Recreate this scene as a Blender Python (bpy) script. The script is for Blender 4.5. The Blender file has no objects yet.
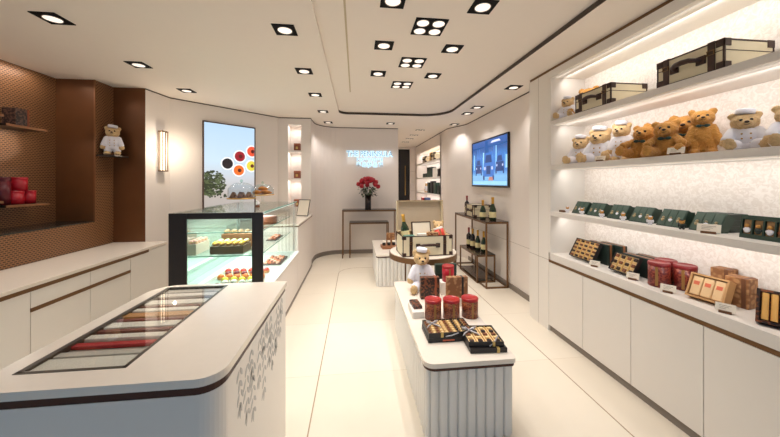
import bpy, bmesh, math, random
from mathutils import Vector, Matrix, noise
random.seed(7)
PI = math.pi
scn = bpy.context.scene
COL = scn.collection

# ------------------------------------------------------------------ materials
def lin(c):
    return tuple(((v/255.)/12.92 if v/255. <= .04045 else ((v/255.+.055)/1.055)**2.4) for v in c)
MATS = {}
def mat(name, rgb, rough=.5, metal=0., spec=.5, vary=.06, vscale=12., bump=0., bscale=200., coat=0., sheen=0.):
    if name in MATS: return MATS[name]
    m = bpy.data.materials.new(name); m.use_nodes = True
    nt = m.node_tree; b = nt.nodes['Principled BSDF']
    c = lin(rgb)
    tc = nt.nodes.new('ShaderNodeTexCoord')
    nz = nt.nodes.new('ShaderNodeTexNoise'); nz.inputs['Scale'].default_value = vscale; nz.inputs['Detail'].default_value = 3
    nt.links.new(tc.outputs['Object'], nz.inputs['Vector'])
    mx = nt.nodes.new('ShaderNodeMix'); mx.data_type = 'RGBA'
    mx.inputs['A'].default_value = tuple(v*(1-vary) for v in c)+(1,)
    mx.inputs['B'].default_value = tuple(min(1, v*(1+vary)) for v in c)+(1,)
    nt.links.new(nz.outputs['Fac'], mx.inputs['Factor'])
    nt.links.new(mx.outputs['Result'], b.inputs['Base Color'])
    b.inputs['Roughness'].default_value = rough; b.inputs['Metallic'].default_value = metal
    b.inputs['Specular IOR Level'].default_value = spec
    b.inputs['Coat Weight'].default_value = coat
    b.inputs['Sheen Weight'].default_value = sheen
    if bump:
        n2 = nt.nodes.new('ShaderNodeTexNoise'); n2.inputs['Scale'].default_value = bscale
        nt.links.new(tc.outputs['Object'], n2.inputs['Vector'])
        bp = nt.nodes.new('ShaderNodeBump'); bp.inputs['Strength'].default_value = bump; bp.inputs['Distance'].default_value = .004
        nt.links.new(n2.outputs['Fac'], bp.inputs['Height']); nt.links.new(bp.outputs['Normal'], b.inputs['Normal'])
    MATS[name] = m
    return m
def emis(name, rgb, strength):
    if name in MATS: return MATS[name]
    m = bpy.data.materials.new(name); m.use_nodes = True
    nt = m.node_tree; b = nt.nodes['Principled BSDF']
    b.inputs['Base Color'].default_value = tuple(v*.3 for v in lin(rgb))+(1,)
    b.inputs['Roughness'].default_value = .3
    b.inputs['Emission Color'].default_value = lin(rgb)+(1,)
    b.inputs['Emission Strength'].default_value = strength
    MATS[name] = m
    return m
def pattern(name, a, b_, scale, rough=.4, thr=(.35, .5), metal=0., kind='VORONOI'):
    """two-tone ornamental print"""
    if name in MATS: return MATS[name]
    m = bpy.data.materials.new(name); m.use_nodes = True
    nt = m.node_tree; b = nt.nodes['Principled BSDF']
    tc = nt.nodes.new('ShaderNodeTexCoord')
    if kind == 'VORONOI':
        t = nt.nodes.new('ShaderNodeTexVoronoi'); t.inputs['Scale'].default_value = scale; t.feature = 'SMOOTH_F1'
        out = t.outputs['Distance']
    else:
        t = nt.nodes.new('ShaderNodeTexNoise'); t.inputs['Scale'].default_value = scale; t.inputs['Detail'].default_value = 4
        out = t.outputs['Fac']
    nt.links.new(tc.outputs['Object'], t.inputs['Vector'])
    mr = nt.nodes.new('ShaderNodeMapRange'); mr.inputs['From Min'].default_value = thr[0]; mr.inputs['From Max'].default_value = thr[1]
    nt.links.new(out, mr.inputs['Value'])
    mx = nt.nodes.new('ShaderNodeMix'); mx.data_type = 'RGBA'
    mx.inputs['A'].default_value = lin(a)+(1,); mx.inputs['B'].default_value = lin(b_)+(1,)
    nt.links.new(mr.outputs['Result'], mx.inputs['Factor']); nt.links.new(mx.outputs['Result'], b.inputs['Base Color'])
    b.inputs['Roughness'].default_value = rough; b.inputs['Metallic'].default_value = metal
    MATS[name] = m
    return m
def glass(name, tint=(235, 248, 242), refl=1.0):
    if name in MATS: return MATS[name]
    m = bpy.data.materials.new(name); m.use_nodes = True
    nt = m.node_tree; nt.nodes.clear()
    o = nt.nodes.new('ShaderNodeOutputMaterial'); tr = nt.nodes.new('ShaderNodeBsdfTransparent'); gl = nt.nodes.new('ShaderNodeBsdfGlossy')
    mx = nt.nodes.new('ShaderNodeMixShader'); lw = nt.nodes.new('ShaderNodeLayerWeight'); lw.inputs['Blend'].default_value = .5
    pw = nt.nodes.new('ShaderNodeMath'); pw.operation = 'POWER'; pw.inputs[1].default_value = 4.
    mu = nt.nodes.new('ShaderNodeMath'); mu.operation = 'MULTIPLY_ADD'; mu.inputs[1].default_value = .55*refl; mu.inputs[2].default_value = .03*refl
    tr.inputs['Color'].default_value = lin(tint)+(1,); gl.inputs['Roughness'].default_value = .02
    nt.links.new(lw.outputs['Facing'], pw.inputs[0]); nt.links.new(pw.outputs[0], mu.inputs[0]); nt.links.new(mu.outputs[0], mx.inputs[0])
    nt.links.new(tr.outputs[0], mx.inputs[1]); nt.links.new(gl.outputs[0], mx.inputs[2]); nt.links.new(mx.outputs[0], o.inputs[0])
    MATS[name] = m
    return m
def perforated(name):
    """bronze sheet with rows of staggered slots (world-aligned: position along the wall, height)"""
    m = bpy.data.materials.new(name); m.use_nodes = True
    nt = m.node_tree; b = nt.nodes['Principled BSDF']
    g = nt.nodes.new('ShaderNodeNewGeometry'); sp = nt.nodes.new('ShaderNodeSeparateXYZ'); nt.links.new(g.outputs['Position'], sp.inputs[0])
    ad = nt.nodes.new('ShaderNodeMath'); ad.operation = 'ADD'; nt.links.new(sp.outputs['X'], ad.inputs[0]); nt.links.new(sp.outputs['Y'], ad.inputs[1])
    cb = nt.nodes.new('ShaderNodeCombineXYZ'); nt.links.new(ad.outputs[0], cb.inputs['X']); nt.links.new(sp.outputs['Z'], cb.inputs['Y'])
    br = nt.nodes.new('ShaderNodeTexBrick'); br.inputs['Scale'].default_value = 1.
    br.inputs['Brick Width'].default_value = .034; br.inputs['Row Height'].default_value = .0185
    br.inputs['Mortar Size'].default_value = .0062; br.inputs['Mortar Smooth'].default_value = .3
    br.inputs['Color1'].default_value = lin((40, 24, 14))+(1,); br.inputs['Color2'].default_value = lin((54, 32, 19))+(1,)
    br.inputs['Mortar'].default_value = lin((152, 108, 72))+(1,)
    nt.links.new(cb.outputs[0], br.inputs['Vector']); nt.links.new(br.outputs['Color'], b.inputs['Base Color'])
    b.inputs['Metallic'].default_value = .15; b.inputs['Roughness'].default_value = .4
    MATS[name] = m
    return m
def wallpaper(name):
    m = mat(name, (226, 216, 206), .75, vary=.0)
    nt = m.node_tree; b = nt.nodes['Principled BSDF']
    tc = nt.nodes.new('ShaderNodeTexCoord'); v = nt.nodes.new('ShaderNodeTexNoise'); v.inputs['Scale'].default_value = 34; v.inputs['Detail'].default_value = 6; v.inputs['Distortion'].default_value = 1.4
    nt.links.new(tc.outputs['Object'], v.inputs['Vector'])
    r = nt.nodes.new('ShaderNodeMapRange'); r.inputs['From Min'].default_value = .42; r.inputs['From Max'].default_value = .58
    nt.links.new(v.outputs['Fac'], r.inputs['Value'])
    mx = nt.nodes.new('ShaderNodeMix'); mx.data_type = 'RGBA'
    mx.inputs['A'].default_value = lin((240, 232, 224))+(1,); mx.inputs['B'].default_value = lin((226, 216, 206))+(1,)
    nt.links.new(r.outputs['Result'], mx.inputs['Factor']); nt.links.new(mx.outputs['Result'], b.inputs['Base Color'])
    return m
def floor_mat(name):
    m = mat(name, (236, 226, 208), .28, vary=.0, spec=.35)
    nt = m.node_tree; b = nt.nodes['Principled BSDF']
    g = nt.nodes.new('ShaderNodeNewGeometry')
    br = nt.nodes.new('ShaderNodeTexBrick'); br.inputs['Scale'].default_value = 1.; br.offset = 0.
    br.inputs['Brick Width'].default_value = .985; br.inputs['Row Height'].default_value = .9
    br.inputs['Mortar Size'].default_value = .002
    br.inputs['Color1'].default_value = lin((238, 229, 212))+(1,); br.inputs['Color2'].default_value = lin((234, 223, 204))+(1,)
    br.inputs['Mortar'].default_value = lin((214, 200, 178))+(1,)
    mp = nt.nodes.new('ShaderNodeMapping'); mp.inputs['Location'].default_value = (.29, .25, 0)
    nt.links.new(g.outputs['Position'], mp.inputs['Vector']); nt.links.new(mp.outputs[0], br.inputs['Vector'])
    nz = nt.nodes.new('ShaderNodeTexNoise'); nz.inputs['Scale'].default_value = 2.2; nz.inputs['Detail'].default_value = 5
    nt.links.new(g.outputs['Position'], nz.inputs['Vector'])
    mx = nt.nodes.new('ShaderNodeMix'); mx.data_type = 'RGBA'; mx.blend_type = 'MULTIPLY'; mx.inputs['Factor'].default_value = 1
    cr = nt.nodes.new('ShaderNodeMapRange'); cr.inputs['To Min'].default_value = .93; cr.inputs['To Max'].default_value = 1.03
    nt.links.new(nz.outputs['Fac'], cr.inputs['Value'])
    nt.links.new(br.outputs['Color'], mx.inputs['A']); nt.links.new(cr.outputs['Result'], mx.inputs['B'])
    nt.links.new(mx.outputs['Result'], b.inputs['Base Color'])
    return m

WHITE = mat('white_lacquer', (232, 226, 217), .42, vary=.01)
WALLM = mat('wall_paint', (232, 223, 215), .6, vary=.015, vscale=3)
CEIL = mat('ceiling_paint', (240, 230, 219), .8, vary=.01)
STONE = mat('cream_stone', (236, 226, 212), .18, vary=.025, vscale=30)
SHELFM = mat('shelf_stone', (226, 220, 212), .4, vary=.03, vscale=60)
FLUTE = mat('fluted_white', (228, 225, 219), .4, vary=.01)
BRONZE = mat('bronze_trim', (122, 90, 60), .35, metal=.6)
TRIMSHADE = mat('dark_trim_and_shade', (74, 62, 54), .5)  # ceiling tray edge, and the shade painted as strips at the wall tops
TOE = mat('toe_kick', (132, 122, 112), .5)
BROWN = mat('brown_panel', (118, 76, 44), .34, metal=.35, vary=.15, vscale=5)
BROWND = mat('brown_panel_edge', (150, 104, 70), .35, metal=.5)
PERF = perforated('perforated_bronze')
PAPER = wallpaper('mottled_wallpaper')
FLOOR = floor_mat('floor_tiles')
GROOVE = mat('groove', (176, 166, 154), .6)
BLACK = mat('black_lacquer', (30, 26, 25), .35)
BLACKFRAME = mat('black_frame', (38, 32, 30), .4)
GLASS = glass('clear_glass'); GLASSG = glass('shelf_glass', (252, 254, 253), .8); GLASSD = glass('counter_glass', (252, 252, 250), 1.1)
EDGEG = mat('glass_edge', (120, 170, 155), .2)
STEEL = mat('steel', (188, 190, 188), .28, metal=.8)
CASEIN = mat('case_interior', (224, 236, 230), .3)
CREAM = mat('cream_leather', (226, 214, 182), .5, vary=.04)
LEATHER = mat('dark_brown_leather', (58, 34, 24), .45)
LIDIN = mat('trunk_lining', (196, 178, 152), .8, vary=.05)
BRASS = mat('brass', (198, 160, 96), .3, metal=.9)
GREENBOX = mat('green_box', (38, 60, 48), .45)
DKGREEN = mat('dark_green_box', (28, 42, 36), .45)
BLACKBOX = mat('black_card', (36, 30, 28), .45)
GOLDTRAY = mat('gold_tray', (234, 204, 150), .45, metal=.1)
CHOC = mat('chocolate', (122, 70, 38), .4, vary=.25)
CHOCD = mat('dark_chocolate', (48, 28, 18), .35, vary=.2)
CHOCC = mat('cream_chocolate', (226, 196, 140), .45)
KRAFT = pattern('kraft_print', (186, 140, 94), (140, 94, 58), 38, .6, (.25, .45))
KRAFTP = mat('kraft_card', (190, 144, 92), .6, vary=.08)
DKPRINT = pattern('dark_ornament_print', (38, 22, 16), (118, 66, 38), 55, .4, (.42, .5))
REDPRINT = pattern('burgundy_print', (104, 24, 24), (150, 70, 50), 80, .35, (.4, .5))
TINPRINT = pattern('brown_tin_print', (98, 38, 24), (148, 82, 48), 90, .32, (.3, .5))
REDLID = mat('red_lid', (168, 40, 40), .28)
RED = mat('red_tin', (176, 22, 40), .3)
DKRED = mat('dark_red_tin', (96, 14, 28), .35)
CARD = mat('card_paper', (232, 222, 204), .7)
WOODHOLD = mat('wood_holder', (108, 72, 44), .5)
PINK = mat('salmon_label', (214, 104, 72), .5)
FURB = mat('brown_fur', (198, 142, 68), .95, vary=.25, vscale=90, bump=1., bscale=260, sheen=.15)
FURC = mat('cream_fur', (214, 180, 130), .95, vary=.22, vscale=90, bump=1., bscale=260, sheen=.15)
CLOTHW = mat('white_cloth', (232, 230, 236), .85, bump=.25, bscale=60)
EYE = mat('eye_black', (16, 12, 10), .15)
NOSE = mat('nose_brown', (52, 30, 20), .4)
BOW = mat('green_ribbon', (36, 66, 58), .4)
SILVER = mat('silver_ribbon', (188, 186, 190), .3, metal=.4)
GOLDL = mat('gold_label', (206, 176, 104), .4, metal=.3)
BOTTLE = mat('green_bottle', (26, 48, 26), .12, spec=.7)
BOTTLED = mat('dark_bottle', (22, 16, 18), .12, spec=.7)
LABEL = mat('cream_label', (226, 212, 160), .6)
FOIL = mat('gold_foil', (200, 152, 62), .35, metal=.5)
REDFOIL = mat('red_foil', (130, 24, 30), .35)
REDB = mat('rose_red', (158, 10, 32), .6, vary=.3)
LEAF = mat('leaf_green', (40, 66, 36), .6, vary=.3)
LAMP = emis('lamp_glow', (255, 240, 226), 1.0)
LAMPR = mat('lamp_reflector', (225, 222, 216), .2, metal=.6)
STRIP = emis('led_strip', (255, 240, 222), .45)
TUBE = emis('sconce_tube', (255, 236, 210), 2.2)

# ------------------------------------------------------------------ mesh builder
class MB:
    def __init__(s): s.v = []; s.f = []; s.mi = []; s.sm = []; s.M = Matrix()
    def add(s, vs, fs, mi=0, smooth=False):
        o = len(s.v); s.v += [tuple(s.M @ Vector(p)) for p in vs]
        for f in fs: s.f.append([i+o for i in f]); s.mi.append(mi); s.sm.append(smooth)
    def box(s, x0, x1, y0, y1, z0, z1, mi=0):
        vs = [(x, y, z) for z in (z0, z1) for y in (y0, y1) for x in (x0, x1)]
        s.add(vs, [(0,2,3,1),(4,5,7,6),(0,1,5,4),(2,6,7,3),(0,4,6,2),(1,3,7,5)], mi)
    def prism(s, pts, z0, z1, mi=0, smooth=False, caps=True):
        n = len(pts)
        vs = [(x, y, z0) for x, y in pts]+[(x, y, z1) for x, y in pts]
        s.add(vs, [(i, (i+1) % n, n+(i+1) % n, n+i) for i in range(n)], mi, smooth)
        if caps: s.add(vs, [tuple(range(n-1, -1, -1)), tuple(range(n, 2*n))], mi)
    def lathe(s, prof, seg=24, mi=0, smooth=True, c=(0, 0)):
        vs = []; fs = []; n = len(prof)
        for k in range(seg):
            a = 2*PI*k/seg
            for r, z in prof: vs.append((c[0]+r*math.cos(a), c[1]+r*math.sin(a), z))
        for k in range(seg):
            k2 = (k+1) % seg
            for i in range(n-1): fs.append((k*n+i, k2*n+i, k2*n+i+1, k*n+i+1))
        s.add(vs, fs, mi, smooth)
        if prof[0][0] > 1e-5: s.add([vs[k*n] for k in range(seg)], [tuple(range(seg-1, -1, -1))], mi)
        if prof[-1][0] > 1e-5: s.add([vs[k*n+n-1] for k in range(seg)], [tuple(range(seg))], mi)
    def ell(s, c, r, seg=16, rings=10, mi=0, R=None):
        vs = []; fs = []
        R = R or Matrix.Identity(3)
        for i in range(rings+1):
            t = PI*i/rings
            for k in range(seg):
                a = 2*PI*k/seg
                p = R @ Vector((r[0]*math.sin(t)*math.cos(a), r[1]*math.sin(t)*math.sin(a), r[2]*math.cos(t)))
                vs.append((c[0]+p.x, c[1]+p.y, c[2]+p.z))
        for i in range(rings):
            for k in range(seg):
                k2 = (k+1) % seg
                fs.append((i*seg+k, (i+1)*seg+k, (i+1)*seg+k2, i*seg+k2))
        s.add(vs, fs, mi, True)
    def tube(s, pts, r, seg=8, mi=0, smooth=True):
        pts = [Vector(p) for p in pts]; rs = r if isinstance(r, (list, tuple)) else [r]*len(pts)
        vs = []; fs = []; up = Vector((0, 0, 1))
        for i, p in enumerate(pts):
            d = (pts[min(i+1, len(pts)-1)]-pts[max(i-1, 0)]).normalized()
            u = up if abs(d.dot(up)) < .95 else Vector((1, 0, 0))
            a = d.cross(u).normalized(); b = d.cross(a)
            for k in range(seg):
                t = 2*PI*k/seg+PI/4
                vs.append(tuple(p+(a*math.cos(t)+b*math.sin(t))*rs[i]))
        for i in range(len(pts)-1):
            for k in range(seg):
                k2 = (k+1) % seg
                fs.append((i*seg+k, i*seg+k2, (i+1)*seg+k2, (i+1)*seg+k))
        s.add(vs, fs, mi, smooth)
        n = len(pts)
        s.add(vs, [tuple(range(seg-1, -1, -1)), tuple(range((n-1)*seg, n*seg))], mi)
    def capsule(s, a, b, ra, rb, mi=0):
        a, b = Vector(a), Vector(b)
        n = 5
        pts = [a.lerp(b, i/n) for i in range(n+1)]; rs = [ra+(rb-ra)*i/n for i in range(n+1)]
        for p, r in zip(pts, rs): s.ell(p, (r, r, r), 12, 8, mi)
    def holed(s, outer, hole, z0, z1, mi=0):
        bm = bmesh.new()
        eds = []
        for loop in (outer, hole):
            vv = [bm.verts.new((x, y, 0)) for x, y in loop]
            eds += [bm.edges.new((vv[i], vv[(i+1) % len(vv)])) for i in range(len(vv))]
        bmesh.ops.triangle_fill(bm, edges=eds, use_beauty=True)
        bm.verts.index_update()
        vs = [v.co.copy() for v in bm.verts]; tri = [[v.index for v in f.verts] for f in bm.faces]
        bm.free()
        for z, flip in ((z1, False), (z0, True)):
            fs = []
            for t in tri:
                a, b, c = (vs[i] for i in t)
                up = (b-a).cross(c-a).z > 0
                fs.append(tuple(t) if up != flip else tuple(reversed(t)))
            s.add([(v.x, v.y, z) for v in vs], fs, mi)
        for loop in (outer, hole):
            n = len(loop)
            s.add([(x, y, z0) for x, y in loop]+[(x, y, z1) for x, y in loop], [(i, (i+1) % n, n+(i+1) % n, n+i) for i in range(n)], mi)
    def mesh(s, name):
        me = bpy.data.meshes.new(name)
        me.from_pydata(s.v, [], s.f)
        me.polygons.foreach_set('material_index', s.mi); me.polygons.foreach_set('use_smooth', s.sm)
        me.update(); me.validate()
        return me

def part(name, mb, mats, parent=None, bevel=0., seg=2, loc=None, rot=None, label=None, fix=True):
    me = mb.mesh(name) if isinstance(mb, MB) else mb
    if isinstance(mb, MB):
        for m in (mats if isinstance(mats, (list, tuple)) else [mats]): me.materials.append(m)
        if fix:
            bm = bmesh.new(); bm.from_mesh(me); bmesh.ops.recalc_face_normals(bm, faces=bm.faces); bm.to_mesh(me); bm.free()
    o = bpy.data.objects.new(name, me); COL.objects.link(o)
    if parent: o.parent = parent
    if loc: o.location = loc
    if rot: o.rotation_euler = rot
    if label: o['label'] = label
    if bevel:
        b = o.modifiers.new('bevel', 'BEVEL'); b.width = bevel; b.segments = seg; b.limit_method = 'ANGLE'; b.angle_limit = math.radians(40)
    return o
def tag(o, label, cat, group=None):
    o['label'] = label; o['category'] = cat
    if group: o['group'] = group
    return o
def thing(name, label, cat, loc=(0, 0, 0), rz=0., group=None):
    o = bpy.data.objects.new(name, None); COL.objects.link(o)
    o.empty_display_size = .05; o.location = loc; o.rotation_euler = (0, 0, rz)
    return tag(o, label, cat, group)
def struct(name, mb, mats, bevel=0., fix=True):
    o = part(name, mb, mats, None, bevel, fix=fix); o['kind'] = 'structure'; return o
def dup(root, label, loc, rz=None, group=None, scale=None):
    c = root.copy(); COL.objects.link(c); c.location = loc
    if rz is not None: c.rotation_euler = (c.rotation_euler[0], c.rotation_euler[1], rz)
    if scale: c.scale = (scale,)*3
    c['label'] = label
    if group: c['group'] = group
    for ch in list(root.children):
        k = ch.copy(); COL.objects.link(k); k.parent = c
        for g in ch.children:
            d = g.copy(); COL.objects.link(d); d.parent = k
    return c
def rrect(x0, x1, y0, y1, r, n=6):
    """rounded rectangle, counter-clockwise; r = (x0y0, x1y0, x1y1, x0y1)"""
    if not isinstance(r, (tuple, list)): r = (r,)*4
    out = []
    for (cx, cy, a0, rr) in ((x0+r[0], y0+r[0], PI, r[0]), (x1-r[1], y0+r[1], 1.5*PI, r[1]), (x1-r[2], y1-r[2], 0, r[2]), (x0+r[3], y1-r[3], .5*PI, r[3])):
        if rr < 1e-4: out.append((cx, cy)); continue
        for i in range(n+1):
            a = a0+.5*PI*i/n; out.append((cx+rr*math.cos(a), cy+rr*math.sin(a)))
    return out
def ribbon_wall(mb, path, t, z0, z1, mi=0, smooth=False):
    """wall of thickness t to the left-hand side of an open path"""
    P = [Vector((x, y)) for x, y in path]; off = []
    for i, p in enumerate(P):
        d1 = (P[i]-P[i-1]).normalized() if i else None
        d2 = (P[i+1]-P[i]).normalized() if i < len(P)-1 else None
        d1 = d1 or d2; d2 = d2 or d1
        n = Vector((-(d1+d2).y, (d1+d2).x)).normalized()
        off.append(p+n*t/max(.4, n.dot(Vector((-d1.y, d1.x)))))
    n = len(P)
    for i in range(n-1):
        q = [P[i], P[i+1], off[i+1], off[i]]
        vs = [(a.x, a.y, z0) for a in q]+[(a.x, a.y, z1) for a in q]
        mb.add(vs, [(0, 1, 5, 4), (2, 3, 7, 6), (0, 3, 2, 1), (4, 5, 6, 7)], mi, smooth)
        if i == 0: mb.add(vs, [(3, 0, 4, 7)], mi)
        if i == n-2: mb.add(vs, [(1, 2, 6, 5)], mi)
def arc(cx, cy, r, a0, a1, n=8):
    return [(cx+r*math.cos(math.radians(a0+(a1-a0)*i/n)), cy+r*math.sin(math.radians(a0+(a1-a0)*i/n))) for i in range(n+1)]

# ------------------------------------------------------------------ camera, colour management
TH = math.atan(34/300.)
cam = bpy.data.cameras.new('camera'); co = bpy.data.objects.new('camera', cam); COL.objects.link(co)
cam.sensor_width = 36; cam.lens = 300*36/780; cam.shift_x = 0; cam.shift_y = -36.5/780; cam.clip_start = .02
co.location = (0, 0, 1.55); co.rotation_euler = (PI/2, 0, -TH)
scn.camera = co
vs = scn.view_settings
vs.view_transform = 'Standard'; vs.look = 'None'; vs.gamma = 1; vs.use_curve_mapping = False; vs.exposure = 0.22
scn.cycles.max_bounces = 10; scn.cycles.diffuse_bounces = 6; scn.cycles.transparent_max_bounces = 24
scn.cycles.use_denoising = True
scn.cycles.sample_clamp_indirect = 6

# ------------------------------------------------------------------ room shell
ZC, ZU = 2.73, 2.77
m = MB(); m.box(-3.9, 2.9, -2.2, 10.4, -.1, 0); struct('floor', m, FLOOR)
# floor border line
def inlay(name, path, w, z0, z1, material):
    mb = MB(); ribbon_wall(mb, path, w, z0, z1); return struct(name, mb, material)
fl = [(-.29, -1.8)]+arc(-.29+.3, 5.15, .3, 180, 90)+arc(1.675-.3, 5.15, .3, 90, 0)+[(1.675, -1.8)]
inlay('trim_1', fl, .008, -.004, .0012, mat('joint_line', (168, 146, 118), .5))
# ceiling with a raised tray
hole = rrect(-.29, 1.615, .2, 5.28, (.12, .12, .45, .16), 8)
m = MB(); m.holed([(-3.9, -2.2), (2.9, -2.2), (2.9, 10.4), (-3.9, 10.4)], hole, ZC, ZU); struct('ceiling', m, CEIL)
m = MB(); m.box(-.6, 2.0, -.1, 5.6, ZU, ZU+.08); struct('ceiling_tray', m, CEIL)
tr = [(1.615, .3)]+arc(1.615-.45, 5.28-.45, .45, 0, 90)+arc(-.29+.16, 5.28-.16, .16, 90, 180)
m = MB(); ribbon_wall(m, tr, .008, ZC-.001, ZU-.004)
struct('trim_2', m, TRIMSHADE)
m = MB(); m.box(-.085, -.07, .3, 4.1, ZU-.003, ZU+.01); struct('trim_3', m, mat('slot_line', (196, 180, 150), .6))

# left: bronze alcove
m = MB(); m.box(-3.55, -3.4, -2.2, 3.83, 1.1, ZC); struct('wall_left', m, PERF)
m = MB(); m.box(-3.55, -3.0, -2.2, 3.83, .3, 1.09); m.box(-3.55, -3.0, 3.83, 4.1, .3, ZC); struct('wall_left_lower', m, PERF)
m = MB(); m.box(-3.5, -3.0, -2.2, 3.83, 1.09, 1.102); struct('trim_4', m, mat('dark_ledge_glass', (40, 44, 42), .08))
m = MB(); m.box(-3.4, -3.004, 3.826, 3.84, 1.102, ZC); struct('wall_left_return', m, BROWN)
m = MB(); m.box(-3.1, -2.635, 4.1, 4.25, .3, ZC); struct('wall_left_end', m, BROWN)
m = MB(); m.box(-3.006, -2.992, 3.822, 3.834, 1.102, ZC); struct('trim_5', m, BROWND)
# white walls: left flank, diagonal, niche wall, bend, back
m = MB(); ribbon_wall(m, [(-2.635, 4.1), (-2.575, 4.5), (-1.41, 5.64)], .12, 0, ZC); struct('wall_left_white', m, WALLM)
NX0, NX1, NY = -1.235, -1.0, 5.66
m = MB()
m.box(-1.46, NX0, NY, NY+.3, 0, ZC); m.box(NX1, -.83, NY, NY+.04, 0, ZC); m.box(NX1, -.94, NY+.04, NY+.3, 0, ZC); m.box(NX0, NX1, NY, NY+.3, 2.6, ZC); m.box(NX0, NX1, NY, NY+.3, 0, 1.09)
m.box(NX0, NX1, NY+.22, NY+.3, 1.09, 2.6)
struct('wall_left_niche', m, WALLM)
bk = [(-.83, 5.7), (-.83, 6.03)]+arc(-.83+.5, 6.05, .5, 180, 90)[1:]+[(.92, 6.55), (.92, 10.2)]
bk[-3] = (-.33, 6.55)
m = MB(); ribbon_wall(m, bk, .1, 0, ZC); struct('wall_back', m, WALLM)
# corridor end
m = MB(); m.box(.92, 1.42, 10.0, 10.2, 0, ZC); m.box(1.815, 2.6, 10.0, 10.2, 0, ZC); m.box(1.42, 1.815, 10.0, 10.2, 2.66, ZC); struct('wall_corridor_end', m, WALLM)
m = MB(); m.box(1.42, 1.815, 10.08, 10.14, 0, 2.66); d1 = struct('door_1', m, mat('dark_door', (24, 20, 19), .3), .004)
m = MB(); m.tube([(1.66, 10.05, 1.1), (1.66, 10.05, 2.1)], .014); part('door_handle', m, BRASS, d1)
m = MB()
for z in (.6, 1.25, 1.9): m.box(1.83, 1.995, 9.994, 10.0, z, z+.006)
struct('trim_6', m, GROOVE)
# right wall beyond the display cabinet
rw = [(2.0, 10.0), (2.0, 9.78)]
rp = [(2.0, 7.0), (2.0, 6.5)]+[(2.0+.24*(.5-.5*math.cos(PI*i/10)), 6.5-.7*i/10) for i in range(1, 11)]+[(2.24, 3.2)]
m = MB(); ribbon_wall(m, [(x, y) for x, y in rp], .1, 0, ZC)
m.box(2.0, 2.5, 9.78, 10.0, 0, ZC); m.box(2.0, 2.5, 7.0, 9.78, 2.45, ZC); m.box(2.0, 2.5, 6.92, 7.0, 0, ZC)
struct('wall_right', m, WALLM)
m = MB(); m.box(2.34, 2.5, 7.0, 9.78, .8, 2.45); struct('wall_right_niche', m, PAPER)
# baseboards
m = MB(); ribbon_wall(m, [(-.825, 5.66), (-.825, 6.03)]+arc(-.825+.5, 6.05, .495, 180, 90)[1:]+[(.9, 6.545)], .012, 0, .085); struct('baseboard_back', m, TOE)
m = MB(); m.box(2.225, 2.238, 3.28, 5.78, 0, .075); struct('baseboard_right', m, TOE)
# dark strips standing in for the shade in the gap between walls and ceiling
m = MB(); ribbon_wall(m, [(-2.632, 4.1), (-2.572, 4.5), (-1.408, 5.637), (-1.4, 5.655), (-.827, 5.655), (-.827, 6.03)]+arc(-.83+.5, 6.05, .497, 180, 90)[1:]+[(.92, 6.547)], .01, ZC-.016, ZC-.001); struct('gap_shade_left', m, TRIMSHADE)
m = MB(); ribbon_wall(m, [(1.997, 9.9), (1.997, 6.5)]+[(1.997+.24*(.5-.5*math.cos(PI*i/10)), 6.5-.7*i/10) for i in range(1, 11)]+[(2.237, 3.28)], .01, ZC-.016, ZC-.001); struct('gap_shade_right', m, TRIMSHADE)
# wall joints
m = MB(); m.box(2.2385, 2.241, 3.28, 5.78, .68, .685); struct('trim_7', m, GROOVE)
m = MB(); m.box(-.3, .9, 6.5475, 6.551, .9, .905); struct('trim_8', m, GROOVE)
# front of the shop behind the photographer: shop window and side walls
m = MB(); m.box(-3.9, -3.4, -2.2, -2.1, 0, ZC); m.box(2.45, 2.9, -2.2, -2.1, 0, ZC); m.box(-3.4, 2.45, -2.2, -2.1, 2.6, ZC); struct('wall_front', m, BROWN)
m = MB()
for x in (-3.4, -1.46, .46, 2.39): m.box(x, x+.06, -2.19, -2.13, 0, 2.6)
m.box(-3.4, 2.45, -2.19, -2.13, 0, .06); m.box(-3.4, 2.45, -2.19, -2.13, 2.54, 2.6)
w1 = struct('window_1', m, BRONZE)
m = MB(); m.box(-3.36, 2.41, -2.163, -2.155, .06, 2.54); part('window_pane', m, GLASS, w1)
m = MB(); m.box(2.45, 2.6, -2.2, .6, 0, ZC); struct('wall_right_front', m, BROWN)

# ------------------------------------------------------------------ downlights
def spot(x, y, z, power, size=110, blend=.9, col=(1, .945, .905)):
    l = bpy.data.lights.new('spot', 'SPOT'); l.energy = power; l.spot_size = math.radians(size); l.spot_blend = blend
    l.shadow_soft_size = .05; l.color = col
    o = bpy.data.objects.new('downlight_beam', l); COL.objects.link(o); o.location = (x, y, z-.03)
def downlight(s, quad=False):
    r = thing('downlight', 'x', 'ceiling light')
    m = MB(); m.box(-s/2, s/2, -s/2, s/2, -.006, 0); part('frame', m, mat('downlight_black', (16, 14, 14), .7, spec=.15), r)
    cs = [(sx*s*.245, sy*s*.245) for sx in (-1, 1) for sy in (-1, 1)] if quad else [(0, 0)]
    rr = s*(.18 if quad else .31)
    for cx, cy in cs:
        m = MB(); m.lathe([(rr, -.0075), (rr*1.08, -.0105), (rr*1.08, -.006)], 20, 0, True, (cx, cy))
        m.lathe([(0, -.0078), (rr, -.0078)], 20, 1, False, (cx, cy)); part('lamp', m, [LAMPR, LAMP], r)
    return r
proto = downlight(.165); protoq = downlight(.25, True); protos = downlight(.09)
used = set()
def put(p, x, y, z, lab, group, power, size=115):
    if p in used: dup(p, lab, (x, y, z), group=group)
    else:
        used.add(p); p.location = (x, y, z); p['label'] = lab; p['group'] = group
    spot(x, y, z, power, size)
K = 1.0
SP = 25.5*K
W = ['first', 'second', 'third', 'fourth', 'fifth', 'sixth']
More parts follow.
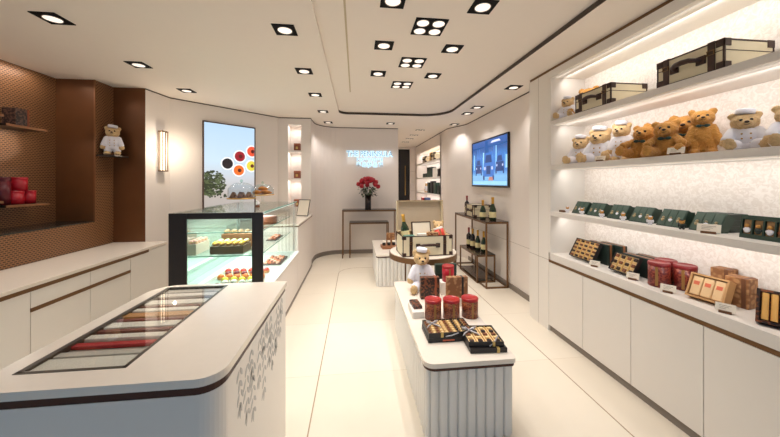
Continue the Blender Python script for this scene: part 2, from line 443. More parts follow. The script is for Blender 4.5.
for i, y in enumerate((2.42, 3.28, 4.14)):
    put(proto, -2.17, y, ZC, 'square black downlight in the left ceiling beside the bronze alcove, '+('nearest', 'middle', 'farthest')[i]+' of three', 'downlights over the left wall', SP*.8)
for i, y in enumerate((2.4, 3.27, 4.14, 5.11, 6.03)):
    put(proto, -.547, y, ZC, W[i]+' square downlight from the front in the row just left of the ceiling tray', 'downlights left of the ceiling tray', SP*.8)
for i, y in enumerate((2.0, 2.665, 3.365)):
    put(proto, .247, y, ZU, W[i]+' single downlight from the front in the left row inside the ceiling tray', 'single downlights in the ceiling tray', SP*.7)
    put(proto, .875, y, ZU, W[i]+' single downlight from the front in the right row inside the ceiling tray', 'single downlights in the ceiling tray', SP*.7)
for i, y in enumerate((2.31, 3.02, 3.725)):
    put(protoq, .57, y, ZU, 'four-lamp square downlight in the ceiling tray, '+('nearest', 'middle', 'farthest')[i]+' of the three', 'four-lamp downlights in the ceiling tray', SP*1.1)
for x, y, l in ((1.95, 3.54, 'next to the tall white cabinet end'), (1.9, 4.55, 'above the console table with bottles, nearer one'), (1.905, 4.98, 'above the console table with bottles, farther one'), (2.0, 5.95, 'at the bend of the right wall'), (.69, 6.0, 'before the back wall sign, centre right')):
    put(proto, x, y, ZC, 'square downlight in the right ceiling border '+l, 'downlights along the right ceiling border', SP*.8)
for i, y in enumerate((6.69, 7.42, 8.05, 8.74)):
    for x, sd in ((1.39, 'left'), (1.503, 'right')):
        put(protos, x, y, ZC, 'tiny dark downlight in the corridor ceiling, '+sd+' one of the '+W[i]+' pair from the front', 'tiny paired downlights in the corridor', 10*K)

# unseen downlights added on the lines of the grid to brighten the near counter
put(proto, -.547, 1.53, ZC, 'square downlight straight above the front-left counter, added out of view', 'downlights left of the ceiling tray', SP*.8)
put(proto, -2.17, 1.55, ZC, 'square downlight above the near end of the drawer counter, added out of view', 'downlights over the left wall', SP*.8)
put(proto, .875, 1.33, ZU, 'single ceiling tray downlight just before the photographer, added out of view', 'single downlights in the ceiling tray', SP*.6)

def area(x, y, z, sx, sy, power, rot=(0, 0, 0), col=(1, .96, .925), name='strip_light'):
    l = bpy.data.lights.new('area', 'AREA'); l.shape = 'RECTANGLE'; l.size = sx; l.size_y = sy; l.energy = power; l.color = col
    o = bpy.data.objects.new(name, l); COL.objects.link(o); o.location = (x, y, z); o.rotation_euler = rot

# ------------------------------------------------------------------ right display cabinet
XB = 2.38
m = MB(); m.box(2.0, 2.5, 2.93, 3.28, 0, ZC-.03); struct('wall_right_pier', m, WHITE, .003)
m = MB(); m.box(1.999, 2.003, 3.1, 3.104, 0, ZC-.03); m.box(1.9985, 2.003, 2.93, 3.28, .735, .74); struct('trim_9', m, GROOVE)
m = MB(); m.box(XB, 2.5, .3, 2.93, .8, ZC); struct('wall_right_shelving', m, PAPER)
m = MB(); m.box(2.0, XB, .3, 2.93, 2.625, ZC-.03); BULK = struct('ceiling_right_bulkhead', m, WHITE)
m = MB(); m.box(2.0, 2.5, 2.895, 2.9298, .815, 2.625); struct('trim_10', m, WHITE, .004)
m = MB(); m.box(2.01, 2.9, .3, 3.28, ZC-.03, ZC-.001); struct('trim_11', m, BRONZE)
seams = [2.928, 2.455, 1.985, 1.522, 1.06, .6]
ordn = ['farthest', 'second farthest', 'middle', 'second nearest', 'nearest']
for i in range(5):
    t = thing('base_cabinet', 'plain white base cabinet under the right shelving, %s from the camera of the five' % ordn[i], 'cabinet', (2.0, seams[i+1], 0), 0, 'white base cabinets under the right shelving')
    w = seams[i]-seams[i+1]
    m = MB(); m.box(.022, .48, .001, w-.001, .06, .715); part('body', m, WHITE, t)
    m = MB(); m.box(0, .02, .002, w-.002, .065, .715); part('door', m, WHITE, t, .0015)
    m = MB(); m.box(.02, .03, 0, w, 0, .06); part('toe_kick', m, TOE, t)
m = MB(); m.box(1.995, XB, .6, 2.9, .745, .817)
wt = part('worktop', m, SHELFM, bevel=.003)
tag(wt, 'long white stone worktop on the base cabinets with sweets boxes on it', 'worktop')
m = MB(); m.box(1.999, 2.4, .6, 2.925, .718, .743); part('trim', m, BRONZE, wt)
SZ = (1.245, 1.722, 2.178)
for z, lab in zip(SZ, ('lowest white wall shelf with green gift boxes on it', 'middle white wall shelf with the teddy bears', 'topmost white wall shelf with the two cream cases')):
    m = MB(); m.box(2.0, XB, .3, 2.895, z-.045, z)
    s_ = part('wall_shelf', m, SHELFM, bevel=.002); tag(s_, lab, 'shelf', 'wall shelves of the right display')
    m = MB(); m.box(2.035, 2.065, .35, 2.88, z-.051, z-.0452); part('light_strip', m, STRIP, s_)
    area(2.1, 1.6, z-.056, .05, 2.5, 4.7*K, (0, math.radians(-48), 0))
m = MB(); m.box(2.04, 2.07, .35, 2.88, 2.617, 2.6249); part('light_strip', m, STRIP, BULK)
area(2.12, 1.6, 2.61, .05, 2.5, 4.7*K, (0, math.radians(-48), 0))

# ------------------------------------------------------------------ left back counter with drawers
XF = -2.38
t = thing('drawer_counter', 'long white drawer counter with bronze grip strips before the bronze wall', 'counter', (XF, 0, 0))
m = MB(); m.box(-.612, -.02, -2.0, 4.09, 0, .765); part('body', m, WHITE, t)
m = MB(); m.box(-.615, 0, -2.0, 4.095, .768, .8); part('worktop', m, STONE, t, .003)
ys = [-.5, .5, 1.5, 2.495, 2.995, 3.76]
m = MB(); m.box(-.02, -.002, -2.0, 2.492, .06, .755); part('drawer', m, WHITE, t, .002)
for a, b in ((2.495, 2.995), (2.995, 3.48)):
    m = MB(); m.box(-.02, -.002, a+.002, b-.002, .06, .597); d = part('drawer', m, WHITE, t, .002)
    m = MB(); m.box(-.02, -.002, a+.002, b-.002, .603, .755); part('drawer', m, WHITE, t, .002)
    m = MB(); m.box(-.01, .001, a, b, .588, .618); part('drawer_grip', m, BRONZE, d)
m = MB(); m.box(-.02, -.002, 3.484, 4.09, .06, .755); part('panel', m, WHITE, t, .002)
m = MB(); m.box(-.01, .001, -2.0, 3.76, .742, .772); part('grip_strip', m, BRONZE, t)

# floating shelves on the bronze wall
def shelf_left(y0, y1, z, lab):
    m = MB(); m.box(-3.4, -3.18, y0, y1, z-.022, z, 0); m.box(-3.182, -3.176, y0, y1, z-.022, z, 1)
    o = part('wall_shelf', m, [mat('shelf_dark', (60, 44, 34), .4), BROWND]); tag(o, lab, 'shelf', 'short floating shelves on the bronze wall')
shelf_left(3.12, 3.49, 2.09, 'short dark floating shelf on bronze wall under the patterned gift box')
shelf_left(2.4, 3.1, 2.165, 'upper floating shelf cut off by left edge of the photo')
shelf_left(3.12, 3.51, 1.335, 'short floating shelf on bronze wall under the red tins')
shelf_left(2.4, 3.1, 1.378, 'lower floating shelf at left edge with a cream box')
m = MB(); m.box(-3.0, -2.8, 3.845, 4.06, 1.85, 1.868); o = part('wall_shelf', m, mat('shelf_dark', (60, 44, 34), .4)); tag(o, 'small dark shelf on bronze wall under the uniformed bear', 'shelf', 'short floating shelves on the bronze wall')
area(-3.25, 2.4, ZC-.03, .1, 2.4, 7*K, (0, math.radians(10), 0), (1, .9, .8), 'alcove_light')
area(-3.25, 3.3, 2.06, .06, .3, .8*K, (0, 0, 0), (1, .9, .8), 'alcove_light')
#SECTION2
# ------------------------------------------------------------------ front-left counter with display drawer
def WB(loc):
    """builder for parts written in room coordinates under a thing at loc"""
    b = MB(); b.M = Matrix.Translation(-Vector(loc)); return b
L0 = (-.78, 1.4, 0)
t = thing('display_counter', 'white stone counter with glass-covered drawer of strips and silver leaf decoration, front left', 'counter', L0)
cx0, cx1, cy0, cy1 = -1.13, -.415, .972, 1.875
out = rrect(cx0, cx1, cy0, cy1, (.1, .075, .006, .12), 8)
gh = [(-1.058, 1.075), (-.742, 1.065), (-.742, 1.83), (-1.058, 1.83)]
m = WB(L0); m.holed(out, gh, .924, .95); part('worktop', m, STONE, t, .002)
m = WB(L0); m.holed(rrect(cx0+.008, cx1-.008, cy0+.008, cy1-.008, (.095, .07, .006, .115), 8), gh, .897, .924); part('trim', m, mat('dark_bronze_band', (70, 38, 28), .4, metal=.3), t)
m = WB(L0); m.prism(rrect(cx0+.006, cx1-.006, cy0+.006, cy1-.006, (.095, .07, .006, .115), 8), 0, .897, smooth=False)
part('body', m, WHITE, t)
m = WB(L0)
bx = (-1.058, -.742, 1.065, 1.83)
m.box(bx[0]+.001, bx[1]-.001, bx[2]+.001, bx[3]-.001, .8975, .9275)
part('drawer_lining', m, mat('drawer_lining', (196, 192, 184), .5), t)
m = WB(L0)
for a in ((-1.062, -1.043, 1.062, 1.834), (-.75, -.738, 1.062, 1.834), (-1.062, -.738, 1.058, 1.07), (-1.062, -.738, 1.826, 1.838)): m.box(a[0], a[1], a[2], a[3], .93, .9515)
part('glass_frame', m, mat('pewter_frame', (84, 78, 70), .35, metal=.5), t)
m = WB(L0); m.box(-1.05, -.75, 1.07, 1.826, .944, .95); part('glass_lid', m, GLASSD, t)
# silver leaves inlaid on the aisle side
R = random.Random(3)
def leaf(mb, y, z, ln, ang, wd):
    p = []
    for i in range(7):
        u = i/6.; w = wd*math.sin(PI*min(1, u*.97+.03))**.8
        p.append((u*ln, w))
    q = [(a, b) for a, b in p]+[(a, -b*.8) for a, b in reversed(p[1:-1])]
    ca, sa = math.cos(ang), math.sin(ang)
    vsx = [(cx1-.0052, y+a*sa+b*ca, z-a*ca+b*sa) for a, b in q]
    n = len(vsx)
    vsy = [(cx1-.0065, v[1], v[2]) for v in vsx]
    mb.add(vsx+vsy, [tuple(range(n))]+[(i, (i+1) % n, n+(i+1) % n, n+i) for i in range(n)])
for y, z0, z1 in ((1.15, .87, .70), (1.22, .84, .62), (1.29, .80, .575), (1.27, .87, .72), (1.37, .86, .66), (1.44, .8, .56), (1.42, .88, .76), (1.52, .84, .66), (1.57, .78, .61), (1.55, .885, .76), (1.63, .82, .65), (1.68, .88, .72), (1.73, .84, .70), (1.76, .89, .78), (1.48, .89, .82), (1.65, .73, .66)):
    n = int((z0-z1)/.05)+1; m = WB(L0)
    for i in range(n):
        z = z0-(z0-z1-.04)*i/max(1, n-1)
        for s_ in (-1, 1): leaf(m, y+R.uniform(-.008, .008)+s_*.004, z, .044, s_*(.5+R.uniform(-.2, .2)), .0085)
    leaf(m, y, z1+.045, .06, R.uniform(-.1, .1), .009)
    part('leaf_spray', m, mat('silver_leaf', (182, 180, 177), .4, metal=.1), t)
# strips lying in the drawer
def_s = [(1.075, 1.155, (232, 230, 222), 'wide grey-white strip nearest the front under the counter glass'),
 (1.165, 1.195, (206, 202, 194), 'grey strip just before the red strip under the counter glass'),
 (1.23, 1.258, (184, 30, 42), 'single bright red strip under the counter glass'),
 (1.285, 1.32, (240, 236, 228), 'white strip just behind the red strip under the counter glass'),
 (1.34, 1.362, (128, 70, 62), 'thin maroon strip nearer than the tan strip under the counter glass'),
 (1.375, 1.425, (240, 236, 228), 'white strip between the two thin maroon strips under the counter glass'),
 (1.44, 1.458, (140, 74, 66), 'thin maroon strip just in front of the tan strip under the counter glass'),
 (1.475, 1.52, (204, 152, 100), 'tan strip under the counter glass'),
 (1.535, 1.57, (240, 236, 228), 'white strip just behind the tan strip under the counter glass'),
 (1.585, 1.602, (138, 96, 84), 'thin brown strip behind the tan one under the counter glass'),
 (1.615, 1.67, (240, 236, 228), 'white strip third from the back under the counter glass'),
 (1.685, 1.705, (120, 104, 94), 'thin dark strip near the back under the counter glass'),
 (1.715, 1.76, (236, 232, 226), 'white strip second from the back under the counter glass'),
 (1.775, 1.82, (196, 192, 184), 'pale grey strip at the very back under the counter glass')]
for y0, y1, c, lab in def_s:
    m = MB(); m.box(-.15, .135, 0, y1-y0, 0, .014)
    o = part('strip', m, mat('strip_%d_%d_%d' % c, c, .4), bevel=.003, loc=(-.9, y0, .928)); tag(o, lab, 'strip', 'strips laid in the counter drawer')

# ------------------------------------------------------------------ chilled pastry case and service counter
L1 = (-1.21, 3.5, 0)
t = thing('pastry_case', 'glass pastry display case with black front frame and cakes inside', 'display case', L1)
m = WB(L1); m.box(-1.6, -.81, 2.79, 4.32, 0, .555); part('base', m, WALLM, t)
m = WB(L1); m.box(-1.6, -.79, 2.78, 4.33, .565, .585); part('deck', m, mat('white_ledge', (240, 240, 236), .3), t)
m = WB(L1); m.box(-1.6, -.797, 2.785, 4.33, .555, .565); part('trim', m, BRONZE, t)
m = WB(L1)
fx0, fx1, fy = -1.6, -.82, 2.77
m.box(fx0, -1.455, fy, fy+.02, .586, 1.28); m.box(-.915, fx1, fy, fy+.02, .586, 1.28); m.box(-1.455, -.915, fy, fy+.02, 1.226, 1.28)
part('front_frame', m, BLACKFRAME, t, .004)
m = WB(L1); m.box(-1.455, -.915, fy+.008, fy+.014, .586, 1.226); part('front_glass', m, GLASS, t)
m = WB(L1); m.box(-.83, -.822, fy+.05, 4.31, .586, 1.272); part('side_glass', m, GLASSG, t)
m = WB(L1); m.box(-1.6, -.82, fy+.05, 4.31, 1.272, 1.282, 0); m.box(-.822, -.8195, fy+.05, 4.31, 1.27, 1.283, 1); part('top_glass', m, [GLASSG, EDGEG], t)
m = WB(L1); m.box(-1.6, -.83, 4.302, 4.31, .586, 1.272); part('end_glass', m, GLASSG, t)
m = WB(L1); m.box(-1.6, -1.585, fy+.05, 4.3, .586, 1.272); part('sliding_door', m, mat('mirror_door', (214, 224, 220), .06, metal=.75), t)
for z in (.855, 1.075):
    m = WB(L1); m.box(-1.58, -.9, 2.95, 4.28, z, z+.008, 0); m.box(-1.58, -.9, 2.945, 2.95, z, z+.008, 1); m.box(-.9, -.896, 2.945, 4.28, z, z+.008, 1); part('glass_shelf', m, [GLASSG, EDGEG], t)
m = WB(L1)
for x in (-1.578, -.862):
    for y in (2.86, 4.27): m.box(x, x+.014, y, y+.014, .586, 1.27)
part('shelf_post', m, STEEL, t)
m = WB(L1); m.box(-1.43, -1.38, 2.86, 4.25, .586, .622); part('price_rail', m, mat('white_ledge', (240, 240, 236), .3), t)
m = WB(L1); m.box(-1.5, -.95, 2.84, 2.86, 1.245, 1.265); part('light_strip', m, emis('cool_strip', (240, 255, 246), .7), t)
m = WB(L1); m.box(-.87, -.85, 2.9, 4.25, 1.25, 1.268); part('light_strip', m, MATS['cool_strip'], t)
area(-1.2, 3.5, 1.262, .5, 1.2, 14*K, (0, 0, 0), (1, 1, .98), 'case_light')
area(-1.2, 3.5, .845, .5, 1.1, 6*K, (0, 0, 0), (1, 1, .98), 'case_light')
m = WB(L1); m.box(-1.585, -.835, 2.83, 4.3, .5851, .5858); part('case_floor', m, mat('case_floor', (176, 192, 186), .3), t)
L2 = (-1.1, 5.0, 0)
t = thing('service_counter', 'white counter with bronze edge behind the pastry case', 'counter', L2)
m = WB(L2); m.box(-1.41, -.812, 4.34, 5.655, 0, .915); part('body', m, WALLM, t)
m = WB(L2); m.box(-1.41, -.8, 4.34, 5.655, .93, .955); part('worktop', m, STONE, t, .002)
m = WB(L2); m.box(-1.41, -.803, 4.34, 5.655, .915, .93); part('trim', m, BRONZE, t)
m = MB(); m.box(-.81, -.802, 2.79, 5.66, 0, .035); struct('baseboard_left', m, TOE)
# menu easel on it
t = thing('menu_stand', 'small black tabletop menu stand on the counter behind the pastry case', 'menu stand', (-.93, 5.35, .9555), math.radians(-20))
m = MB(); m.M = Matrix.Rotation(math.radians(-18), 4, 'X'); m.box(-.11, .11, -.006, .006, .004, .3); part('board', m, BLACK, t, label='black board')
m = MB(); m.M = Matrix.Rotation(math.radians(-18), 4, 'X'); m.box(-.1, .1, -.0085, -.0065, .015, .285); part('sheet', m, CARD, t)
m = MB(); m.tube([(0, .1, .24), (0, .17, .004)], .006); part('strut', m, BLACK, t)

# pastries in the case
def pastry_box(name, x0, x1, y0, y1, z0, z1, lab, mt):
    c = ((x0+x1)/2, (y0+y1)/2, z0); m = WB(c); m.box(x0, x1, y0, y1, z0, z1)
    o = part(name, m, mt, bevel=.004, loc=c); tag(o, lab, 'tray')
DW = mat('dark_wood', (110, 80, 60), .5, vary=.2)
pastry_box('display_block', -1.37, -1.07, 3.0, 3.22, .864, .94, 'dark brown block under the yellow eclairs in the pastry case', DW)
pastry_box('display_block', -1.41, -1.08, 3.34, 3.56, .864, 1.0, 'brown block under the chestnut-coloured eclairs at the back of the case', mat('tan_wood', (150, 100, 66), .5))
def eclair(name, a, b, lab, cat, group, n, x0, dx, y, z):
    m = MB()
    m.ell((0, 0, .018), (.024, .062, .018), 12, 8); e = part(name, m, a)
    m = MB(); m.ell((0, 0, .027), (.02, .054, .012), 12, 6); part('glaze', m, b, e)
    for i in range(n):
        loc = (x0+dx*i, y, z)
        if i == 0: e.location = loc; tag(e, lab, cat, group)
        else: dup(e, lab, loc, group=group)
        
DOUGH = mat('dough', (204, 150, 84), .6)
eclair('eclair', DOUGH, mat('yellow_glaze', (238, 206, 30), .2), 'yellow-glazed eclair in the front row of the dark block in the case', 'eclair', 'yellow glazed eclairs', 5, -1.342, .061, 3.06, .941)
eclair('eclair', DOUGH, mat('pale_green_glaze', (206, 224, 170), .2), 'pale green eclair in the row behind the yellow eclairs in the case', 'eclair', 'pale green eclairs', 5, -1.342, .061, 3.165, .941)
eclair('eclair', DOUGH, mat('chestnut_glaze', (206, 150, 104), .25), 'chestnut-coloured eclair on the brown block at the back of the case', 'eclair', 'chestnut coloured eclairs', 5, -1.38, .068, 3.41, 1.001)
def tart(top, lab, group, n, x0, dx, y, z=.586):
    m = MB(); m.lathe([(.027, 0), (.035, .026), (.033, .026), (.03, .02), (0, .02)], 14); e = part('tart', m, DOUGH if top != 'dark' else CHOCD)
    m = MB(); m.ell((0, 0, .028), (.03, .03, .024), 12, 6); part('topping', m, mat('topping_'+top, {'white': (240, 236, 224), 'dark': (70, 38, 26), 'yellow': (222, 214, 60), 'orange': (226, 116, 50), 'red': (206, 40, 32), 'berry': (120, 26, 44)}[top], .3), e)
    for i in range(n):
        loc = (x0+dx*i, y+.01*math.sin(i*2.1), z)
        if i == 0: e.location = loc; tag(e, lab, 'tart', group)
        else: dup(e, lab, loc, group=group)
tart('dark', 'dark chocolate tart in the nearest row on the case floor', 'chocolate tarts', 5, -1.25, .078, 2.87)
tart('white', 'white cream tart in the gaps of the second row on the case floor', 'white cream tarts', 5, -1.215, .078, 2.95)
tart('yellow', 'yellow-green tart in the third row on the case floor', 'yellow tarts', 5, -1.25, .08, 3.04)
tart('orange', 'orange tart in the fourth row on the case floor', 'orange tarts', 6, -1.33, .078, 3.14)
tart('berry', 'dark berry tart in the fifth row on the case floor', 'berry tarts', 5, -1.3, .08, 3.24)
tart('red', 'bright red tart in the farthest row on the case floor', 'red tarts', 6, -1.34, .078, 3.34)
def petit(n, m_, x0, y0, z, lab, group, cols):
    b = MB(); b.box(-.017, .017, -.02, .02, 0, .02); e0 = []
    for k, c in enumerate(cols):
        e0.append(part('petit_four', b, mat('petit_%d' % k+group[:4], c, .35), bevel=.004))
    cnt = 0; first = [True]*len(cols)
    for i in range(n):
        for j in range(m_):
            k = (i+j) % len(cols); loc = (x0+.045*i, y0+.06*j, z); lb = lab % ('pale', 'orange', 'brown')[k]
            if first[k]: first[k] = False; e0[k].location = loc; tag(e0[k], lb, 'petit four', group)
            else: dup(e0[k], lb, loc, group=group)
pastry_box('serving_tray', -1.08, -.87, 3.6, 3.98, .586, .6, 'long dark tray of small cakes low by the side glass of the case', BLACKBOX)
petit(4, 6, -1.045, 3.63, .6005, '%s small cake on the long tray low by the side glass', 'small cakes on the low tray', [(236, 190, 160), (206, 110, 60), (140, 80, 50)])
pastry_box('serving_tray', -1.04, -.92, 3.62, 3.92, .864, .876, 'dark tray of small cakes on the middle glass shelf by the side glass', BLACKBOX)
petit(2, 5, -1.0, 3.65, .8765, '%s small cake on the dark tray of the middle glass shelf', 'small cakes on the middle shelf tray', [(228, 180, 140), (196, 120, 80), (120, 70, 50)])
m = MB(); m.lathe([(0, 0), (.11, 0), (.112, .01), (.112, .075), (.1, .085), (0, .085)], 28); o = part('chocolate_cake', m, CHOC, loc=(-1.0, 3.5, 1.084)); tag(o, 'round chocolate cake on the top glass shelf of the case', 'cake')

pastry_box('display_block', -1.565, -1.485, 2.99, 3.25, .864, .965, 'pale block under the pink macarons at the left of the case', mat('pale_block', (196, 180, 166), .5))
m = MB()
m.lathe([(0, 0), (.018, .001), (.021, .008), (.021, .012), (0, .012)], 14); m.lathe([(0, .02), (.021, .02), (.021, .024), (.014, .033), (0, .034)], 14); e = part('macaron', m, mat('pink_macaron', (232, 172, 160), .6))
m = MB(); m.lathe([(0, .0121), (.019, .0121), (.019, .0199), (0, .0199)], 14); part('filling', m, CHOCC, e)
for i in range(8):
    loc = (-1.547+.045*(i % 2), 3.02+.06*(i//2), .966)
    if i == 0: e.location = loc; tag(e, 'pink macaron on the pale block at the left of the case', 'macaron', 'pink macarons')
    else: dup(e, 'pink macaron on the pale block at the left of the case', loc)
# stands on top of the case
def cake_stand(loc, r, h, lab, dome):
    t = thing('cake_stand', lab, 'cake stand', loc)
    m = MB(); m.lathe([(0, h), (r, h), (r, h+.01), (0, h+.01)], 32); part('plate', m, mat('gold_board', (206, 160, 84), .35, metal=.4), t)
    m = MB(); m.lathe([(.055, 0), (.055, .008), (.018, .02), (.014, h-.02), (.035, h-.001), (0, h-.001)], 20); part('stem', m, GLASSG, t)
    m = MB(); d = dome; rr = r*.93
    prof = [(rr, h+.011), (rr, h+.011+d*.45)]+[(rr*math.cos(a), h+.011+d*.45+d*.5*math.sin(a)) for a in [PI/2*i/8 for i in range(1, 9)]]
    m.lathe(prof, 32); dm = part('dome', m, glass('dome_glass', (240, 246, 250), 1.3), t)
    m = MB(); m.ell((0, 0, h+.011+d*.95+.014), (.014, .014, .016), 12, 8); part('knob', m, GLASS, dm)
cake_stand((-1.07, 2.96, 1.2825), .125, .11, 'glass-domed cake stand of dark ridged cakes on the pastry case', .15)
cake_stand((-1.04, 3.5, 1.2825), .125, .12, 'glass-domed cake stand of golden croissants farther back on the pastry case', .12)
m = MB()
for k in range(5): m.lathe([(0, .0), (.034-.006*k, .011*k), (.03-.006*k, .011*k+.01), (0, .011*k+.01)], 12)
e = part('ridged_cake', m, pattern('ridged_cake_print', (66, 38, 24), (150, 110, 80), 70, .5)); k = 0
for a in range(7):
    loc = (-1.07+.076*math.cos(a*PI/3), 2.96+.076*math.sin(a*PI/3), 1.4025+.0005) if a else (-1.07, 2.96, 1.403)
    if a == 0: e.location = loc; tag(e, 'dark ridged cake under the nearer glass dome', 'cake', 'ridged cakes under the dome')
    else: dup(e, 'dark ridged cake under the nearer glass dome', loc)
m = MB(); m.tube([(-.05, .02, .016), (-.03, -.004, .022), (0, -.012, .026), (.03, -.004, .022), (.05, .02, .016)], [.007, .018, .024, .018, .007], 10)
e = part('croissant', m, mat('croissant_crust', (212, 132, 44), .4, vary=.3, vscale=40))
for a, (dx, dy, dz) in enumerate(((-.05, -.03, 0), (.05, -.03, 0), (0, .045, 0), (0, -.005, .042))):
    loc = (-1.04+dx, 3.5+dy, 1.4135+dz)
    if a == 0: e.location = loc; tag(e, 'golden croissant under the farther glass dome', 'croissant', 'croissants under the dome')
    else: dup(e, 'golden croissant under the farther glass dome', loc)
t = thing('ornament', 'tiny white ornament on a dark foot on the pastry case between the cake stands', 'ornament', (-1.03, 3.3, 1.2825))
m = MB(); m.ell((0, 0, .045), (.018, .03, .022), 12, 8); m.ell((0, -.022, .066), (.012, .013, .013), 10, 8); part('figure', m, CLOTHW, t)
m = MB(); m.lathe([(.022, 0), (.022, .014), (.01, .028), (0, .028)], 14); part('foot', m, CHOC, t)

# ------------------------------------------------------------------ light-box poster on the diagonal wall
C1 = Vector((-2.575, 4.5)); u = (Vector((-1.41, 5.64))-C1).normalized(); nrm = Vector((u.y, -u.x))
pc = C1+u*.8+nrm*.004
t = thing('poster', 'tall backlit pale blue poster of bowls and a bush on the left wall', 'poster', (pc.x, pc.y, .9), math.atan2(u.y, u.x))
PW, PH = .8, 1.57
m = MB()
for a in ((-PW/2, PW/2, 0, .018), (-PW/2, PW/2, PH-.018, PH)): m.box(a[0], a[1], -.03, 0, a[2], a[3])
for a in ((-PW/2, -PW/2+.016), (PW/2-.016, PW/2)): m.box(a[0], a[1], -.03, 0, .018, PH-.018)
part('frame', m, mat('poster_frame', (96, 76, 66), .4, metal=.4), t)
def screen_mat(name, stops, s):
    m = bpy.data.materials.new(name); m.use_nodes = True; nt = m.node_tree; b = nt.nodes['Principled BSDF']
    tc = nt.nodes.new('ShaderNodeTexCoord'); sp = nt.nodes.new('ShaderNodeSeparateXYZ'); nt.links.new(tc.outputs['Generated'], sp.inputs[0])
    cr = nt.nodes.new('ShaderNodeValToRGB')
    while len(cr.color_ramp.elements) < len(stops): cr.color_ramp.elements.new(.5)
    for e, (p, c) in zip(cr.color_ramp.elements, stops): e.position = p; e.color = lin(c)+(1,)
    nt.links.new(sp.outputs['Z'], cr.inputs[0]); nt.links.new(cr.outputs[0], b.inputs['Emission Color'])
    b.inputs['Emission Strength'].default_value = s; b.inputs['Base Color'].default_value = (.02, .02, .02, 1); b.inputs['Roughness'].default_value = .25
    return m
m = MB(); m.box(-PW/2+.016, PW/2-.016, -.02, -.002, .018, PH-.018)
pic = part('picture', m, screen_mat('poster_image', [(0, (168, 160, 156)), (.28, (190, 180, 172)), (.45, (206, 210, 216)), (.62, (206, 228, 244)), (1, (188, 218, 244))], .95), t)
def disc(mb, x, z, r, y, mi, xmax=PW/2-.018, sz=1.):
    P = []
    for i in range(28):
        a = 2*PI*i/28; P.append((min(xmax, x+r*math.cos(a)), y, z+sz*r*math.sin(a)))
    mb.add(P, [tuple(range(28))], mi)
pm = [emis('bowl_rim', (236, 240, 244), .9), emis('black_tea', (38, 32, 36), .9), emis('red_tea', (150, 28, 40), .95), emis('orange_tea', (226, 110, 40), .95), emis('coral_tea', (224, 84, 52), .95), emis('yellow_tea', (222, 206, 70), .95), emis('bush_dark', (52, 60, 40), .8), emis('bush_mid', (88, 100, 66), .8), emis('bowl_core', (90, 30, 24), .9)]
# bowl positions: (u along the poster, v up) measured on the photo
def uv(fx, fz): return (-PW/2+PW*fx, PH*fz)
m = MB()
for fx, fz, c in ((.44, .60, 1), (.68, .68, 2), (.93, .74, 4), (.66, .535, 3), (.92, .585, 5)):
    x, z = uv(fx, fz)
    disc(m, x, z, .105, -.0203, 0); disc(m, x, z, .082, -.0206, c); disc(m, x+.012, z, .03, -.0208, 8 if c != 1 else 1)
part('printed_bowls', m, pm, t); m = MB()
R = random.Random(5)
for i in range(420):
    a = R.uniform(0, 2*PI); r = math.sqrt(R.random())
    fx = -.02+.36*0.5+r*.24*math.cos(a); fz = .40+.125*r*math.sin(a)
    if fx < .03: fx = .03+R.random()*.05
    x, z = uv(fx, fz); disc(m, x, z, R.uniform(.012, .026), -.0203-.000004*i, 6 if R.random() < .6 else 7, sz=.6)
for i in range(14):
    x, z = uv(R.uniform(.1, .42), .26+R.uniform(0, .03)); disc(m, x, z, .013, -.0203-.00001*i, 6)
part('printed_bush', m, pm, t)

# ------------------------------------------------------------------ wall sconce
t = thing('wall_sconce', 'glowing twin-tube wall sconce in a bronze frame on the left white wall', 'wall lamp', (-2.597, 4.33, 1.69), math.radians(82))
m = MB(); m.box(-.045, .045, -.012, 0, 0, .54); part('back_plate', m, mat('warm_grey_plate', (168, 150, 132), .4), t)
m = MB()
for z in (0, .525): m.box(-.05, .05, -.07, -.01, z, z+.015)
for x in (-.048, -.004, .04): m.box(x, x+.008, -.07, -.062, 0, .54)
part('frame', m, BRONZE, t)
for x in (-.022, .022):
    m = MB(); m.lathe([(.013, .016), (.013, .524)], 16, c=(x, -.038)); part('light_tube', m, TUBE, t)
l = bpy.data.lights.new('sconce_light', 'POINT'); l.energy = 4.5*K; l.color = (1, .84, .64); l.shadow_soft_size = .01
o = bpy.data.objects.new('sconce_light', l); COL.objects.link(o); o.location = (-2.4, 4.3, 1.96)

# ------------------------------------------------------------------ left wall niche
for z in (2.105, 1.595):
    m = MB(); m.box(NX0, NX1, NY+.005, NY+.22, z, z+.025); o = part('niche_shelf', m, WALLM); tag(o, 'white ledge in the narrow wall niche, '+('upper' if z > 2 else 'lower')+' one', 'shelf', 'ledges in the narrow wall niche')
for z, w in ((2.6, 'top'), (2.105, 'middle'), (1.595, 'lowest')):
    m = MB(); m.box(NX0+.02, NX1-.02, NY+.03, NY+.05, z-.012, z-.001); o = part('light_strip', m, STRIP); tag(o, w+' glowing light strip in the narrow wall niche', 'light strip', 'light strips of the narrow wall niche')
    area((NX0+NX1)/2, NY+.08, z-.02, .2, .06, .8*K, (math.radians(-10), 0, 0))
first = None
for z, w in ((2.1302, 'top'), (1.6202, 'middle'), (1.0905, 'lowest')):
    zz = z
    if first is None:
        m = MB(); m.box(-.055, .055, -.05, .05, 0, .135); first = part('tea_box', m, mat('russet_box', (138, 72, 46), .45, vary=.15), bevel=.004, loc=(-1.09, 5.77, zz))
        m = MB(); m.box(-.056, .056, -.051, .051, .095, .137); part('lid', m, mat('russet_lid', (152, 84, 54), .45), first, .004)
        m = MB(); m.box(-.02, .02, -.0525, -.0505, .03, .075); part('box_label', m, GOLDL, first)
        tag(first, 'russet brown box in the top compartment of the narrow wall niche', 'box', 'russet boxes in the narrow wall niche')
    else: dup(first, 'russet brown box in the %s compartment of the narrow wall niche' % w, (-1.09, 5.77, zz if w == 'middle' else 1.0905))

